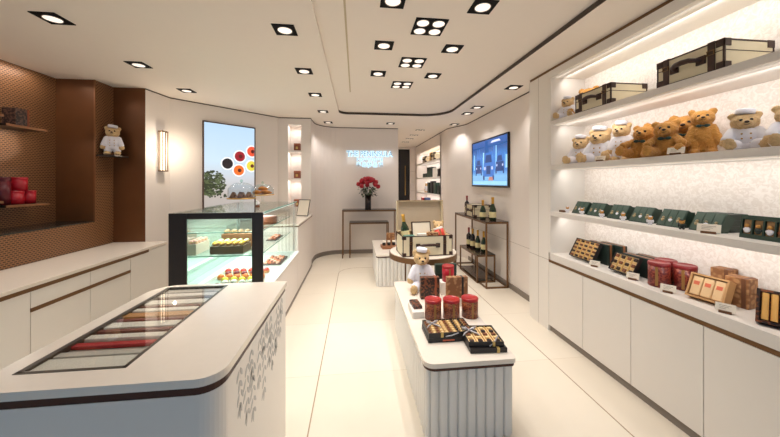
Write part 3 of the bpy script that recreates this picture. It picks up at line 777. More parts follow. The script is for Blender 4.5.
# ------------------------------------------------------------------ back wall: sign, console tables, roses
t = thing('wall_sign', 'glowing bluish white shop sign lettering on the back wall above the roses', 'sign', (.297, 6.55, 1.86))
HALO = emis('halo_letters', (200, 232, 250), 1.15)
FACEL = mat('letter_face', (74, 88, 100), .5)
def text_mesh(body, size, width, ext, offs):
    cu = bpy.data.curves.new('txt', 'FONT'); cu.body = body; cu.size = size; cu.extrude = ext; cu.align_x = 'CENTER'; cu.offset = offs
    o = bpy.data.objects.new('txt', cu); COL.objects.link(o)
    bpy.context.view_layer.update()
    dg = bpy.context.evaluated_depsgraph_get()
    me = bpy.data.meshes.new_from_object(o.evaluated_get(dg)); bpy.data.objects.remove(o)
    xs = [v.co.x for v in me.vertices]
    if xs:
        k = width/(max(xs)-min(xs))
        for v in me.vertices: v.co.x = v.co.x*k; v.co = (v.co.x, -v.co.z, v.co.y)
    me.materials.clear()
    return me
for body, size, width, z in (('THE PENINSULA', .155, 1.0, .25), ('B O U T I Q U E', .09, .56, .145), ('半 島 精 品 店', .1, .57, .03)):
    a = text_mesh(body, size, width, .003, -.002); a.materials.append(FACEL)
    b = text_mesh(body, size, width*1.01, .004, .012); b.materials.append(HALO)
    fo = part('lettering', a, None, t, loc=(0, -.035, z)); part('halo', b, None, fo, loc=(0, .022, 0))
area(.297, 6.5, 2.08, 1.0, .25, .3*K, (PI/2, 0, 0), (.8, .92, 1), 'sign_glow')

def frame_table(name, lab, cat, loc, w, d, h, th, topm, group=None, shelf=None, base=False):
    t = thing(name, lab, cat, loc, 0, group)
    m = MB(); m.box(0, w, 0, d, h-.012, h); part('tabletop', m, topm, t, .001)
    m = MB()
    for y in (0, d-th): m.box(0, w, y, y+th, h-.012-th, h-.0121)
    for x in (0, w-th): m.box(x, x+th, th, d-th, h-.012-th, h-.0121)
    part('top_frame', m, BRONZE, t)
    for x in (0, w-th):
        for y in (0, d-th):
            m = MB(); m.box(x, x+th, y, y+th, 0, h-.012-th); part('leg', m, BRONZE, t)
    if base:
        m = MB()
        for y in (0, d-th): m.box(th, w-th, y, y+th, 0, th)
        for x in (0, w-th): m.box(x+.002, x+th-.002, 0, d, .002, th-.002)
        part('base_frame', m, BRONZE, t)
    if shelf is not None:
        m = MB(); m.box(th, w-th, th, d-th, shelf, shelf+.012); part('lower_shelf', m, topm, t)
    return t
DARKTOP = mat('dark_table_top', (66, 50, 42), .25)
frame_table('console_table', 'taller slim bronze console table with roses by the back wall', 'console table', (-.28, 6.15, 0), 1.115, .3, .98, .022, DARKTOP, 'nested console tables by the back wall')
frame_table('console_table', 'lower slim bronze console table nested under the one with roses', 'console table', (-.135, 6.175, 0), .81, .3, .72, .022, DARKTOP, 'nested console tables by the back wall')
t = thing('vase', 'tall dark cylindrical vase holding the red roses', 'vase', (.25, 6.28, .98))
m = MB(); m.lathe([(0, .002), (.062, .002), (.064, .01), (.064, .31), (.056, .31), (.056, .03), (0, .03)], 24); part('body', m, mat('dark_vase', (34, 22, 20), .2), t)
t = thing('rose_bouquet', 'round bouquet of red roses in the dark vase', 'flowers', (.25, 6.28, 1.2))
m = MB(); R = random.Random(2)
for i in range(110):
    a = R.uniform(0, 2*PI); r = R.uniform(.05, .19); z = .13+R.uniform(-.07, .12)
    M0 = Matrix.Translation((r*math.cos(a), r*math.sin(a), z)) @ Matrix.Rotation(a, 4, 'Z') @ Matrix.Rotation(R.uniform(-.3, .9), 4, 'Y')
    vsx = [M0 @ Vector(p) for p in ((-.02, 0, 0), (.01, .024, .006), (.045, 0, -.004), (.01, -.024, .006))]
    m.add([tuple(v) for v in vsx], [(0, 1, 2, 3)])
for a in range(9): m.tube([(0, 0, -.1), (.1*math.cos(a), .1*math.sin(a), .2)], .006, 5)
part('foliage', m, LEAF, t)
for i in range(22):
    g = i*2.39996; q = (i+.5)/22; th_ = q*1.45
    p = (.2*math.sin(th_)*math.cos(g)*1.08, .2*math.sin(th_)*math.sin(g)*1.08, .22+.2*math.cos(th_)*1.0)
    m = MB(); m.ell((0, 0, 0), (.047, .047, .042), 10, 7); m.lathe([(.024, .026), (.04, .039), (.044, .022)], 10); m.lathe([(.01, .04), (.024, .048), (.029, .034)], 8)
    part('rose', m, REDB, t, loc=p)

# ------------------------------------------------------------------ television on the right wall
t = thing('television', 'black-framed wall television showing a blue snowy scene with cars', 'television', (2.236, 4.85, 1.465), -PI/2)
TW, THH = 1.38, .82
m = MB()
m.box(-TW/2, TW/2, -.03, 0, 0, .03); m.box(-TW/2, TW/2, -.03, 0, THH-.022, THH)
for x in (-TW/2, TW/2-.022): m.box(x, x+.022, -.03, 0, .03, THH-.022)
part('frame', m, BLACK, t)
m = MB(); m.box(-TW/2+.022, TW/2-.022, -.022, -.004, .03, THH-.022)
part('screen', m, screen_mat('tv_image', [(0, (110, 176, 226)), (.2, (128, 186, 232)), (.32, (60, 130, 210)), (.6, (70, 140, 216)), (.8, (40, 90, 160)), (1, (46, 96, 170))], 1.0), t)
tm = [emis('tv_dark', (34, 66, 124), .9), emis('tv_mid', (58, 116, 196), .9), emis('tv_light', (150, 206, 246), 1.0), emis('tv_pale', (196, 204, 240), 1.0), emis('tv_navy', (16, 30, 62), .9), emis('tv_warm', (190, 130, 120), .9), emis('tv_tree', (30, 84, 150), .9)]
m = MB()
def quad(x0, x1, z0, z1, k, lay, sl=0.):
    m.add([(x0, -.0222-.0002*lay, z0), (x1, -.0222-.0002*lay, z0), (x1-sl, -.0222-.0002*lay, z1), (x0+sl, -.0222-.0002*lay, z1)], [(0, 1, 2, 3)], k)
R = random.Random(9)
for i in range(16):
    x = -.6+.08*i; quad(x, x+R.uniform(.03, .06), .3, R.uniform(.5, .72), R.choice((1, 2, 6, 1)), 1, .006)
quad(-.66, .66, .67, .7, 6, 2); quad(.1, .45, .73, .765, 3, 2, .05)
quad(-.16, .06, .4, .78, 6, 2, .06)
def car(cx, z, w, k):
    quad(cx-w*.5, cx+w*.5, z+.04*w/.3, z+.2*w/.3, k, 3, w*.05)
    quad(cx-w*.4, cx+w*.4, z+.2*w/.3, z+.33*w/.3, 1, 3, w*.12); quad(cx-w*.3, cx+w*.3, z+.21*w/.3, z+.3*w/.3, 0, 4, w*.08)
    quad(cx-w*.18, cx+w*.18, z+.07*w/.3, z+.17*w/.3, 0, 4); quad(cx-w*.5, cx-w*.36, z, z+.07, 0, 4); quad(cx+w*.36, cx+w*.5, z, z+.07, 0, 4)
    disc2 = [(cx+s_*w*.33, z+.14*w/.3) for s_ in (-1, 1)]
    for x, zz in disc2:
        m.add([(x+.022*w/.3*math.cos(a), -.0232, zz+.022*w/.3*math.sin(a)) for a in [2*PI*i/10 for i in range(10)]], [tuple(range(10))], 3)
car(-.38, .2, .27, 0); car(.42, .22, .28, 0); car(.02, .12, .42, 1)
quad(.02, .2, .11, .17, 5, 5, .03); quad(-.64, .64, .04, .1, 2, 1)
part('picture', m, tm, t)
#SECTION3
# ------------------------------------------------------------------ fluted plinths
def flute_path(x0, x1, y0, y1, r, pitch, depth):
    base = rrect(x0, x1, y0, y1, r, 12)
    P = [Vector(p) for p in base]; n = len(P); out = []; s = 0.
    tot = sum((P[(i+1) % n]-P[i]).length for i in range(n)); pitch = tot/round(tot/pitch)
    step = pitch/20.; k = 0; acc = 0.
    for i in range(n):
        a, b = P[i], P[(i+1) % n]; L = (b-a).length
        if L < 1e-6: continue
        d = (b-a)/L; nrm = Vector((d.y, -d.x))
        while k*step < acc+L and k*step < tot-1e-4:
            t = k*step-acc; sn = abs(math.sin(PI*k*step/pitch)); ph = .35*(1-sn**.8)+.65*(1-sn*sn)**14
            p = a+d*t-nrm*depth*ph
            out.append((p.x, p.y)); k += 1
        acc += L
    return out
def plinth(lab, x0, x1, y0, y1, h, r, name='display_plinth'):
    loc = ((x0+x1)/2, (y0+y1)/2, 0)
    t = thing(name, lab, 'display plinth', loc)
    m = WB(loc); m.prism(rrect(x0, x1, y0, y1, r, 8), h-.028, h); part('top', m, STONE, t, .003)
    m = WB(loc); m.prism(rrect(x0+.006, x1-.006, y0+.006, y1-.006, r, 8), h-.048, h-.028); part('trim', m, MATS['dark_bronze_band'], t)
    m = WB(loc); m.prism(flute_path(x0+.012, x1-.012, y0+.012, y1-.012, r, .058, .018), .004, h-.048); part('fluted_body', m, FLUTE, t)
    m = WB(loc); m.prism(rrect(x0+.04, x1-.04, y0+.04, y1-.04, .03, 6), 0, .004); part('toe_kick', m, TOE, t)
plinth('low white fluted plinth with red tins and open chocolate boxes on it', .4, .972, 1.72, 3.2, .48, (.065, .03, .03, .05))
plinth('low white fluted plinth farther back behind the round table', .29, .95, 4.4, 5.5, .48, .05)
# round table carrying the open trunk
L3 = (.8, 3.55, 0)
t = thing('round_table', 'round white table with wide bronze rim under the open cream trunk', 'table', L3)
m = MB(); m.lathe([(0, .69), (.395, .69), (.395, .722), (0, .722)], 48, smooth=False); part('tabletop', m, STONE, t)
m = MB(); m.lathe([(.3955, .655), (.404, .655), (.404, .715), (.3955, .715)], 48, smooth=False); m.lathe([(0, .66), (.395, .66), (.395, .689), (0, .689)], 48, smooth=False); part('rim', m, BRONZE, t)
for a in (-20, 65, 115, 238):
    m = MB(); x, y = .37*math.cos(math.radians(a)), .37*math.sin(math.radians(a)); m.box(x-.009, x+.009, y-.009, y+.009, 0, .66); part('leg', m, BRONZE, t)
m = MB(); m.lathe([(.30, .01), (.30, .025), (.28, .025), (.28, .01), (.3, .01)], 32, smooth=False)
for a in (-20, 65, 115, 238):
    c_, s_ = math.cos(math.radians(a)), math.sin(math.radians(a)); m.tube([(c_*.29, s_*.29, .018), (c_*.365, s_*.365, .018)], .007, 4)
part('stretcher', m, BRONZE, t)

# ------------------------------------------------------------------ trunks / cases (handle face towards -Y)
def case(lab, w, d, h, loc, rz, straps=True, buckles=True, open_=False):
    t = thing('suitcase', lab, 'suitcase', loc, rz)
    hb = h
    m = MB()
    if open_:
        e = .012
        m.box(-w/2, w/2, 0, d, 0, e); m.box(-w/2, w/2, 0, e, e, hb); m.box(-w/2, w/2, d-e, d, e, hb); m.box(-w/2, -w/2+e, e, d-e, e, hb); m.box(w/2-e, w/2, e, d-e, e, hb)
    else: m.box(-w/2, w/2, 0, d, 0, hb)
    part('body', m, CREAM, t, .004)
    q = .009; z = .002
    m = MB()
    for y in (-z, d+z-q):
        for zz in (-0.0, h-q+z): m.box(-w/2-z, w/2+z, y, y+q, zz, zz+q)
    for x in (-w/2-z, w/2+z-q):
        for zz in (0, h-q+z): m.box(x, x+q, -z, d+z, zz, zz+q)
        for y in (-z, d+z-q): m.box(x, x+q, y, y+q, 0, h+z)
    if not open_: m.box(-w/2-z, w/2+z, -z, d+z, h*.62, h*.62+.004)
    part('edging', m, LEATHER, t)
    for sx in (-1, 1):
        for y, sy in ((0, 1), (d, -1)):
            for zz in (0, 1):
                m = MB(); c = .042; x = sx*(w/2+.004); Z0 = 0 if zz == 0 else h-c+.004
                m.box(min(x, x-sx*c), max(x, x-sx*c), min(y-sy*.004, y+sy*.004), max(y-sy*.004, y+sy*.004), Z0, Z0+c)
                m.box(min(x, x-sx*.008), max(x, x-sx*.008), min(y-sy*.004, y+sy*c), max(y-sy*.004, y+sy*c), Z0, Z0+c)
                if not open_ or zz == 0: m.box(min(x, x-sx*c), max(x, x-sx*c), min(y-sy*.004, y+sy*c), max(y-sy*.004, y+sy*c), Z0 if zz == 0 else Z0+c-.006, Z0+.006 if zz == 0 else Z0+c)
                part('corner_cap', m, LEATHER, t, .002)
    for x in (-w*.34, w*.34):
        m = MB(); m.box(x-.018, x+.018, -.006, -.001, 0, h+.004)
        if not open_: m.box(x-.018, x+.018, -.006, d, h+.001, h+.006)
        s_ = part('strap', m, LEATHER, t, .001)
        if buckles:
            m = MB()
            for zz in (.3, .42, .54): m.lathe([(0, 0), (.004, 0), (.003, .003), (0, .003)], 8)
            m = MB(); zc = h*.66; m.box(x-.02, x+.02, -.011, -.0065, zc-.014, zc-.010); m.box(x-.02, x+.02, -.011, -.0065, zc+.010, zc+.014); m.box(x-.018, x-.014, -.011, -.0065, zc-.010, zc+.010); m.box(x+.014, x+.018, -.011, -.0065, zc-.010, zc+.010)
            part('buckle', m, mat('old_brass', (120, 92, 56), .4, metal=.6), s_)
    hw = w*.2; zc = h*.52
    m = MB(); m.tube([(-hw, -.006, zc), (-hw*.85, -.03, zc+.004), (-hw*.5, -.042, zc+.012), (0, -.046, zc+.014), (hw*.5, -.042, zc+.012), (hw*.85, -.03, zc+.004), (hw, -.006, zc)], [.01, .013, .015, .016, .015, .013, .01], 10)
    for sx in (-1, 1): m.box(sx*hw-.024, sx*hw+.024, -.009, -.0005, zc-.024, zc+.024)
    part('handle', m, LEATHER, t)
    if open_:
        lh, lt = .37, .06
        m = MB(); m.box(-w/2, w/2, 0, .012, 0, lh, 0)
        for a in ((-w/2, w/2, 0, .012), (-w/2, w/2, lh-.012, lh)): m.box(a[0], a[1], -lt, 0, a[2], a[3], 0)
        for x in (-w/2, w/2-.012): m.box(x, x+.012, -lt, 0, .012, lh-.012, 0)
        m.box(-w/2+.013, w/2-.013, -.004, -.0005, .013, lh-.013, 1)
        li = part('lid', m, [CREAM, LIDIN], t, .003, loc=(0, d+.0, h+.006), rot=(math.radians(-4), 0, 0))
        m = MB()
        for a in ((-w/2-z, w/2+z, lh-.006, lh+z), (-w/2-z, w/2+z, -z, .006)): m.box(a[0], a[1], -lt-z, -lt+.006, a[2], a[3])
        for x in (-w/2-z, w/2+z-.008): m.box(x, x+.008, -lt-z, -lt+.006, .006, lh-.006)
        part('edging', m, mat('tan_edging', (170, 140, 104), .5), li)
        m = MB(); m.box(-w/2+.013, w/2-.013, .013, d-.013, .0125, h*.62); part('lining', m, LIDIN, t)
    return t
case('large cream case with brown leather straps, nearer one on the top shelf', .37, .32, .165, (2.02, 1.622, 2.1782), -PI/2)
case('cream case with leather handle beside the bears, farther one on the top shelf', .385, .32, .165, (2.02, 2.372, 2.1782), -PI/2)
case('cream case lying on the tall console table with two green bottles before it', .42, .28, .2, (1.905, 4.88, .972), -PI/2)
TR = (.80, 3.285, .7225); TRZ = math.radians(4)
case('open cream trunk with raised lid full of gifts on the round table', .575, .34, .225, TR, TRZ, open_=True)
def trunk_pt(x, y, z):
    p = Matrix.Rotation(TRZ, 4, 'Z') @ Vector((x, y, z)); return (TR[0]+p.x, TR[1]+p.y, TR[2]+p.z)

# ------------------------------------------------------------------ bottles
def bottle(lab, loc, h=.32, r=.045, champagne=True, foil=FOIL, group=None, tilt=None):
    t = thing('bottle', lab, 'bottle', loc, 0, group)
    if champagne: prof = [(0, 0), (r*.9, 0), (r, .01), (r, h*.42), (r*.93, h*.5), (r*.6, h*.62), (r*.36, h*.74), (r*.33, h*.97), (0, h*.97)]
    else: prof = [(0, 0), (r*.9, 0), (r, .01), (r, h*.58), (r*.9, h*.63), (r*.42, h*.7), (r*.36, h*.74), (r*.36, h*.97), (0, h*.97)]
    m = MB(); m.lathe(prof, 20); part('body', m, BOTTLE if champagne else BOTTLED, t)
    m = MB(); m.lathe([(r*.40, h*(.68 if champagne else .75)), (r*.39, h*.9), (r*.44, h*.93), (r*.42, h), (0, h)], 16); part('foil', m, foil, t)
    m = MB(); m.lathe([(r*1.015, h*.14), (r*1.015, h*.38)], 20); part('label', m, LABEL, t)
    if tilt: t.rotation_euler = tilt
    return t
# right console tables
frame_table('console_table', 'taller bronze console table with cream case by the right wall', 'console table', (1.87, 4.16, 0), .345, 1.37, .972, .022, DARKTOP, 'nested console tables by the right wall', None, True)
frame_table('console_table', 'lower bronze console table with wine bottles nested by the right wall', 'console table', (1.84, 4.42, 0), .3, .76, .43, .02, DARKTOP, 'nested console tables by the right wall', .05, True)
bottle('green bottle with gold foil on the tall console, farther of two before the case', (1.95, 4.45, .9725), .3, .046, group='green bottles before the cream case')
bottle('green bottle with gold foil on the tall console, nearest the camera', (2.03, 4.28, .9725), .35, .05, group='green bottles before the cream case')
bottle('dark bottle with yellow and red foil behind the cream case', (2.0, 5.25, .9725), .33, .042, False, REDFOIL)
for i, (x, y, fo, ch, l) in enumerate(((1.95, 5.03, REDFOIL, False, 'dark wine bottle with red foil, farthest on the low console'), (1.965, 4.89, FOIL, False, 'dark bottle with yellow foil, second farthest on the low console'), (1.99, 4.74, FOIL, True, 'green bottle with gold foil, second nearest on the low console'), (2.03, 4.6, FOIL, True, 'green bottle with gold foil, nearest on the low console'))):
    bottle(l, (x, y, .4305), .33, .042, ch, fo, 'bottles on the low console')

# ------------------------------------------------------------------ teddy bears
def remeshed(mb, voxel, fuzz=0., smooth=3, fs=70., seed=0):
    me = mb.mesh('tmp'); o = bpy.data.objects.new('tmp', me); COL.objects.link(o)
    r = o.modifiers.new('r', 'REMESH'); r.mode = 'VOXEL'; r.voxel_size = voxel
    sm = o.modifiers.new('s', 'SMOOTH'); sm.iterations = smooth; sm.factor = .5
    bpy.context.view_layer.update(); dg = bpy.context.evaluated_depsgraph_get()
    me2 = bpy.data.meshes.new_from_object(o.evaluated_get(dg)); bpy.data.objects.remove(o); bpy.data.meshes.remove(me)
    if fuzz:
        ns = [v.normal.copy() for v in me2.vertices]
        for v, n in zip(me2.vertices, ns): v.co += n*fuzz*noise.noise(v.co*fs+Vector((seed, 0, 0)))
    for p in me2.polygons: p.use_smooth = True
    return me2
def bear_parts(pose, dressed):
    """dict of (name, mesh/MB, material, child-of-index) for one pose; front faces -Y, units for a bear ~.4 m tall"""
    sit = pose != 'stand'
    hz = .29 if pose == 'tall' else .212 if sit else .305; tz = .135 if pose == 'tall' else .092 if sit else .165; tr = .125 if pose == 'tall' else .092 if sit else .098
    m = MB()
    m.ell((0, 0, hz), (.075, .066, .064), 20, 14)
    m.ell((0, -.06, hz-.017), (.038, .034, .029), 14, 10)
    for s in (-1, 1): m.ell((s*.06, .008, hz+.052), (.028, .016, .028), 12, 8)
    m.ell((0, .003, tz), (.066 if pose == 'stand' else .072, .06, tr), 18, 12)
    m.ell((0, 0, hz-.055), (.045, .042, .03), 14, 8)
    arms = []; legs = []
    for s in (-1, 1):
        if pose == 'lean': a, b = (s*.06, -.005, tz+.05), (s*.105, -.06, tz-.03)
        elif pose == 'hug': a, b = (s*.06, -.005, tz+.05), (s*.1, -.085, tz+.005)
        elif pose == 'stand': a, b = (s*.056, 0, tz+.055), (s*.094, -.025, tz-.06)
        else: a, b = (s*.062, 0, tz+.055), (s*.112, -.03, tz-.045)
        m.capsule(a, b, .031, .028); m.ell(b, (.03, .03, .03), 12, 8); arms.append((a, b))
        if sit:
            k, f = (s*.05, -.02, .042), (s*.088, -.135, .036)
            m.capsule(k, f, .04, .032); m.ell((s*.092, -.15, .045), (.033, .024, .044), 12, 8)
        else:
            k, f = (s*.04, 0, .11), (s*.05, -.004, .035)
            m.capsule(k, f, .042, .036); m.ell((s*.052, -.028, .024), (.036, .052, .024), 12, 8)
        legs.append((k, f))
    out = [('body', remeshed(m, .0065, .0055, 2, 90.), FURC if dressed else FURB, None)]
    for s in (-1, 1):
        e = MB(); e.ell((s*.025, -.0625, hz+.012), (.0095, .007, .0095), 10, 8); out.append(('eye', e, EYE, None))
    e = MB(); e.ell((0, -.093, hz-.006), (.013, .008, .009), 10, 8); out.append(('nose', e, NOSE, None))
    e = MB(); e.tube([(-.014, -.0895, hz-.022), (0, -.0925, hz-.028), (.014, -.0895, hz-.022)], .0018, 6); out.append(('mouth', e, NOSE, None))
    if dressed:
        j = MB(); j.ell((0, .003, tz+.006), (.075 if pose == 'stand' else .081, .07, tr-.004), 18, 12); j.ell((0, 0, hz-.068), (.056, .05, .022), 14, 8)
        for a, b in arms:
            A, B = Vector(a), Vector(b); j.capsule(A, A.lerp(B, .72), .038, .037)
        out.append(('jacket', remeshed(j, .007, .001, 3), CLOTHW, None)); ji = len(out)-1
        q = MB()
        for k, f in legs:
            A, B = Vector(k), Vector(f); q.capsule(A, A.lerp(B, .62), .046, .042)
        q.ell((0, .004, tz-tr*.55), (.078, .062, .05), 16, 10)
        out.append(('trousers', remeshed(q, .007, .001, 3), CLOTHW, None))
        h = MB(); h.M = Matrix.Translation((0, -.004, hz+.062)) @ Matrix.Rotation(.12, 4, 'Y')
        h.lathe([(.046, 0), (.05, .004), (.052, .03), (.046, .036), (0, .037)], 22); out.append(('hat', h, CLOTHW, None))
        for s in (-1, 1):
            for z in (.03, -.005, -.04):
                b = MB(); y = -math.sqrt(max(.0, 1-(.022/.084)**2-((z-.006)/(tr-.004))**2))*.07+.001
                b.ell((s*.022, y, tz+z), (.006, .005, .006), 8, 6); out.append(('button', b, BRASS, ji))
    else:
        b = MB()
        for s in (-1, 1): b.ell((s*.022, -.064, hz-.07), (.02, .008, .013), 10, 8)
        b.ell((0, -.067, hz-.07), (.008, .008, .008), 8, 6); out.append(('bow_tie', b, BOW, None))
    return out
BEARC = {}
def bear(lab, pose, dressed, loc, a, s, group=None, tilt=(0, 0)):
    key = (pose, dressed)
    if key in BEARC:
        c = dup(BEARC[key], lab, loc, math.radians(a), None, s)
        c.rotation_euler = (math.radians(tilt[0]), math.radians(tilt[1]), math.radians(a))
        if group: c['group'] = group
        elif 'group' in c: del c['group']
        return c
    t = thing('teddy_bear', lab, 'teddy bear', loc, math.radians(a), group)
    t.scale = (s,)*3; t.rotation_euler = (math.radians(tilt[0]), math.radians(tilt[1]), math.radians(a)); made = []
    for n, me, mt, pi in bear_parts(pose, dressed):
        if not isinstance(me, MB): me.materials.clear(); me.materials.append(mt)
        made.append(part(n, me, mt, made[pi] if pi is not None else t))
    BEARC[key] = t
    return t
S1Z, S2Z, S3Z, WZ = 2.1785, 1.7225, 1.2455, .8175
gC, gB = 'uniformed cream bears on the middle shelf', 'brown bears in a pile on the middle shelf'
bear('cream bear in white uniform at the far end of the top shelf', 'sit', True, (2.095, 2.77, S1Z), -62, .72)
bear('brown bear behind the farther cream case at the end of the top shelf', 'sit', False, (2.27, 2.71, S1Z), -60, 1.05)
bear('uniformed cream bear, farthest of the left three on the middle shelf', 'sit', True, (2.15, 2.665, S2Z), -58, .9, gC)
bear('uniformed cream bear, middle of the left three on the middle shelf', 'sit', True, (2.19, 2.48, S2Z), -62, 1.06, gC)
bear('cream bear in white uniform standing nearest to the brown pile on the middle shelf', 'stand', True, (2.22, 2.29, S2Z), -66, .84, gC)
bear('brown bear sprawling with feet forward, front left of the pile', 'hug', False, (2.14, 2.05, S2Z), -66, .9, gB, (-6, 6))
bear('brown bear whose head alone shows, back left of the pile', 'sit', False, (2.29, 2.05, S2Z), -60, 1.0, gB)
bear('brown bear sitting behind the middle of the pile', 'sit', False, (2.29, 1.85, S2Z), -60, 1.05, gB)
bear('brown bear sitting with green bow tie, front middle of the pile', 'hug', False, (2.12, 1.84, S2Z), -56, .87, gB)
bear('tallest brown bear standing upright at the right of the pile', 'stand', False, (2.2, 1.68, S2Z), -50, .77, gB)
bear('cream bear in buttoned white uniform right of the brown pile', 'lean', True, (2.14, 1.43, S2Z), -50, .74, gC)
bear('cream bear in white uniform cut by the right edge of the photo', 'lean', True, (2.17, 1.265, S2Z), -50, .76, gC)
bear('cream bear in white uniform alone on the bronze alcove shelf', 'stand', True, (-2.9, 3.95, 1.8685), 30, .9)
bear('cream bear in white uniform with white hat sitting on the fluted plinth', 'tall', True, (.652, 2.95, .4805), -4, 1.06)

# ------------------------------------------------------------------ gift things
def gift(name, lab, cat, w, d, h, mt, loc, rz=0., band=None, bandm=None, group=None, lidm=None):
    t = thing(name, lab, cat, loc, rz, group)
    m = MB(); m.box(-w/2, w/2, -d/2, d/2, 0, h*(.62 if lidm else 1)); part('body', m, mt, t, .002)
    if lidm: m = MB(); m.box(-w/2-.0015, w/2+.0015, -d/2-.0015, d/2+.0015, h*.62, h); part('lid', m, lidm, t, .002)
    if band is not None:
        m = MB(); m.box(band-.009, band+.009, -d/2-.0022, d/2+.0022, -.0005+.001, h+.0015); part('band', m, bandm, t)
    return t
def bow(t, x, y, z, s=1.):
    m = MB()
    for sg in (-1, 1):
        m.tube([(x, y, z+.004), (x+sg*.018*s, y-.006*s, z+.02*s), (x+sg*.034*s, y+.002, z+.018*s), (x+sg*.03*s, y+.008*s, z+.007*s), (x, y, z+.005)], .0045*s, 5)
        m.tube([(x, y, z+.004), (x+sg*.03*s, y-.03*s, z+.003), (x+sg*.044*s, y-.052*s, z+.003)], [.004*s, .005*s, .002*s], 5)
    m.ell((x, y, z+.006), (.007*s, .006*s, .006*s), 8, 6)
    part('ribbon_bow', m, SILVER, t)
def tin(name, lab, loc, r, h, bodym, lidm, group=None, strip=True):
    t = thing(name, lab, 'tin', loc, 0, group)
    m = MB(); m.lathe([(0, 0), (r, 0), (r, h*.88), (0, h*.88)], 32); part('body', m, bodym, t)
    m = MB(); m.lathe([(r*1.03, h*.86), (r*1.03, h*.97), (r*.97, h), (r*.9, h), (r*.88, h*.99), (0, h*.99)], 32); part('lid', m, lidm, t)
    if strip:
        m = MB(); m.box(-r*.13, r*.13, -r*1.012, -r*.98, h*.06, h*.84); part('gold_band', m, mat('dull_gold_band', (158, 116, 62), .4), t)
    return t
def price_card(lab, loc, rz, w=.085, h=.05, group=None):
    t = thing('price_card', lab, 'price card', loc, rz, group)
    m = MB(); m.box(-w*.32, w*.32, -.012, .012, 0, .014); part('holder', m, WOODHOLD, t, .001)
    m = MB(); m.M = Matrix.Translation((0, -.004, .008)) @ Matrix.Rotation(math.radians(-22), 4, 'X'); m.box(-w/2, w/2, -.0012, .0012, 0, h); part('card', m, CARD, t)
    m = MB(); m.M = Matrix.Translation((0, -.004, .008)) @ Matrix.Rotation(math.radians(-22), 4, 'X')
    for k in range(3): m.box(-w*.3, w*(.3-.12*k), -.0016, -.0011, h*(.7-.18*k), h*(.74-.18*k))
    part('print', m, mat('card_ink', (120, 100, 80), .6), t)
    return t

# island: tins, upright boxes, chocolates
for x, y, w in ((.603, 2.31, 'left'), (.748, 2.3, 'middle'), (.903, 2.31, 'right')):
    tin('biscuit_tin', 'round brown printed tin with red lid, %s of three on the fluted plinth' % w, (x, y, .4805), .064, .152, TINPRINT, REDLID, 'red-lidded tins on the plinth')
gift('gift_box', 'upright dark brown ornamented box before the bear on the plinth', 'box', .175, .06, .195, DKPRINT, (.675, 2.71, .4805), 0, .05, mat('rust_band', (150, 76, 44), .5))
t = gift('riser_box', 'plain white riser under the kraft printed box', 'riser', .16, .12, .06, mat('white_card', (230, 224, 214), .6), (.875, 2.56, .4805))
gift('gift_box', 'upright kraft printed box with a black band on a white riser', 'box', .185, .05, .18, KRAFT, (.878, 2.55, .541), 0, .045, BLACKBOX)
gift('riser_box', 'plain white tall riser under the bright red tin', 'riser', .13, .12, .115, mat('white_card', (230, 224, 214), .6), (.865, 2.82, .4805))
tin('biscuit_tin', 'bright red tin on a white riser at the back of the plinth', (.885, 2.82, .596), .056, .15, RED, REDLID)
gift('gift_box', 'upright dark green box left of the bright red tin', 'box', .1, .05, .235, DKGREEN, (.85, 2.98, .4805), 0, None, None, 'dark green boxes behind the red tin', GREENBOX)
gift('gift_box', 'upright dark green box right of the bright red tin', 'box', .1, .05, .235, DKGREEN, (.965, 2.98, .4805), 0, None, None, 'dark green boxes behind the red tin', GREENBOX)
gift('riser_box', 'low white tray left of the red-lidded tins on the plinth', 'riser', .09, .22, .05, mat('white_card', (230, 224, 214), .6), (.487, 2.42, .4805))
gift('gift_box', 'flat dark brown box lying on the low white tray', 'box', .07, .15, .022, DKPRINT, (.49, 2.44, .531), .08)

def chocolates(frame, xs, ys, z, kinds, lab, group, s=(.011, .011, .008)):
    """pieces laid out in the plane of frame (a 4x4 matrix)"""
    srcs = {}
    for i, x in enumerate(xs):
        for j, y in enumerate(ys):
            mt, w = kinds(i, j)
            if mt not in srcs:
                m = MB(); m.box(-s[0], s[0], -s[1], s[1], 0, s[2]*2)
                o = part('chocolate', m, mt, bevel=.003); tag(o, lab % w, 'chocolate', group+', '+w); srcs[mt] = o
                o.matrix_world = frame @ Matrix.Translation((x, y, z))
            else:
                c = srcs[mt].copy(); COL.objects.link(c); c.matrix_world = frame @ Matrix.Translation((x, y, z))
def choc_box(lab, w, d, h, frame, band=True):
    t = thing('chocolate_box', lab, 'box'); t.matrix_world = frame
    m = MB(); m.box(-w/2, w/2, -d/2, d/2, 0, .004); e = .005
    for a in ((-w/2, w/2, -d/2, -d/2+e), (-w/2, w/2, d/2-e, d/2)): m.box(a[0], a[1], a[2], a[3], .004, h)
    for x in (-w/2, w/2-e): m.box(x, x+e, -d/2+e, d/2-e, .004, h)
    part('body', m, BLACKBOX, t)
    m = MB(); m.box(-w/2+e, w/2-e, -d/2+e, d/2-e, .0045, h*.6); part('tray', m, GOLDTRAY, t)
    return t
FL = Matrix.Translation((.635, 2.05, .512)); w, d = .31, .2
gift('chocolate_box', 'closed black box under the left open chocolate box on the plinth', 'box', .316, .205, .03, BLACKBOX, (.635, 2.05, .4805), 0, None)
m = MB(); m.box(-.06, .02, -.105, -.1028, .009, .018); part('box_label', m, PINK, bpy.data.objects['chocolate_box'])
t = choc_box('open chocolate box with silver bow, left one at the front of the plinth', w, d, .03, FL)
m = MB()
for i in range(11): m.box(-w/2+.005+i*.0275, -w/2+.0065+i*.0275, -d/2+.005, d/2-.005, .017, .0285)
part('divider', m, mat('gold_card', (196, 158, 98), .5), t)
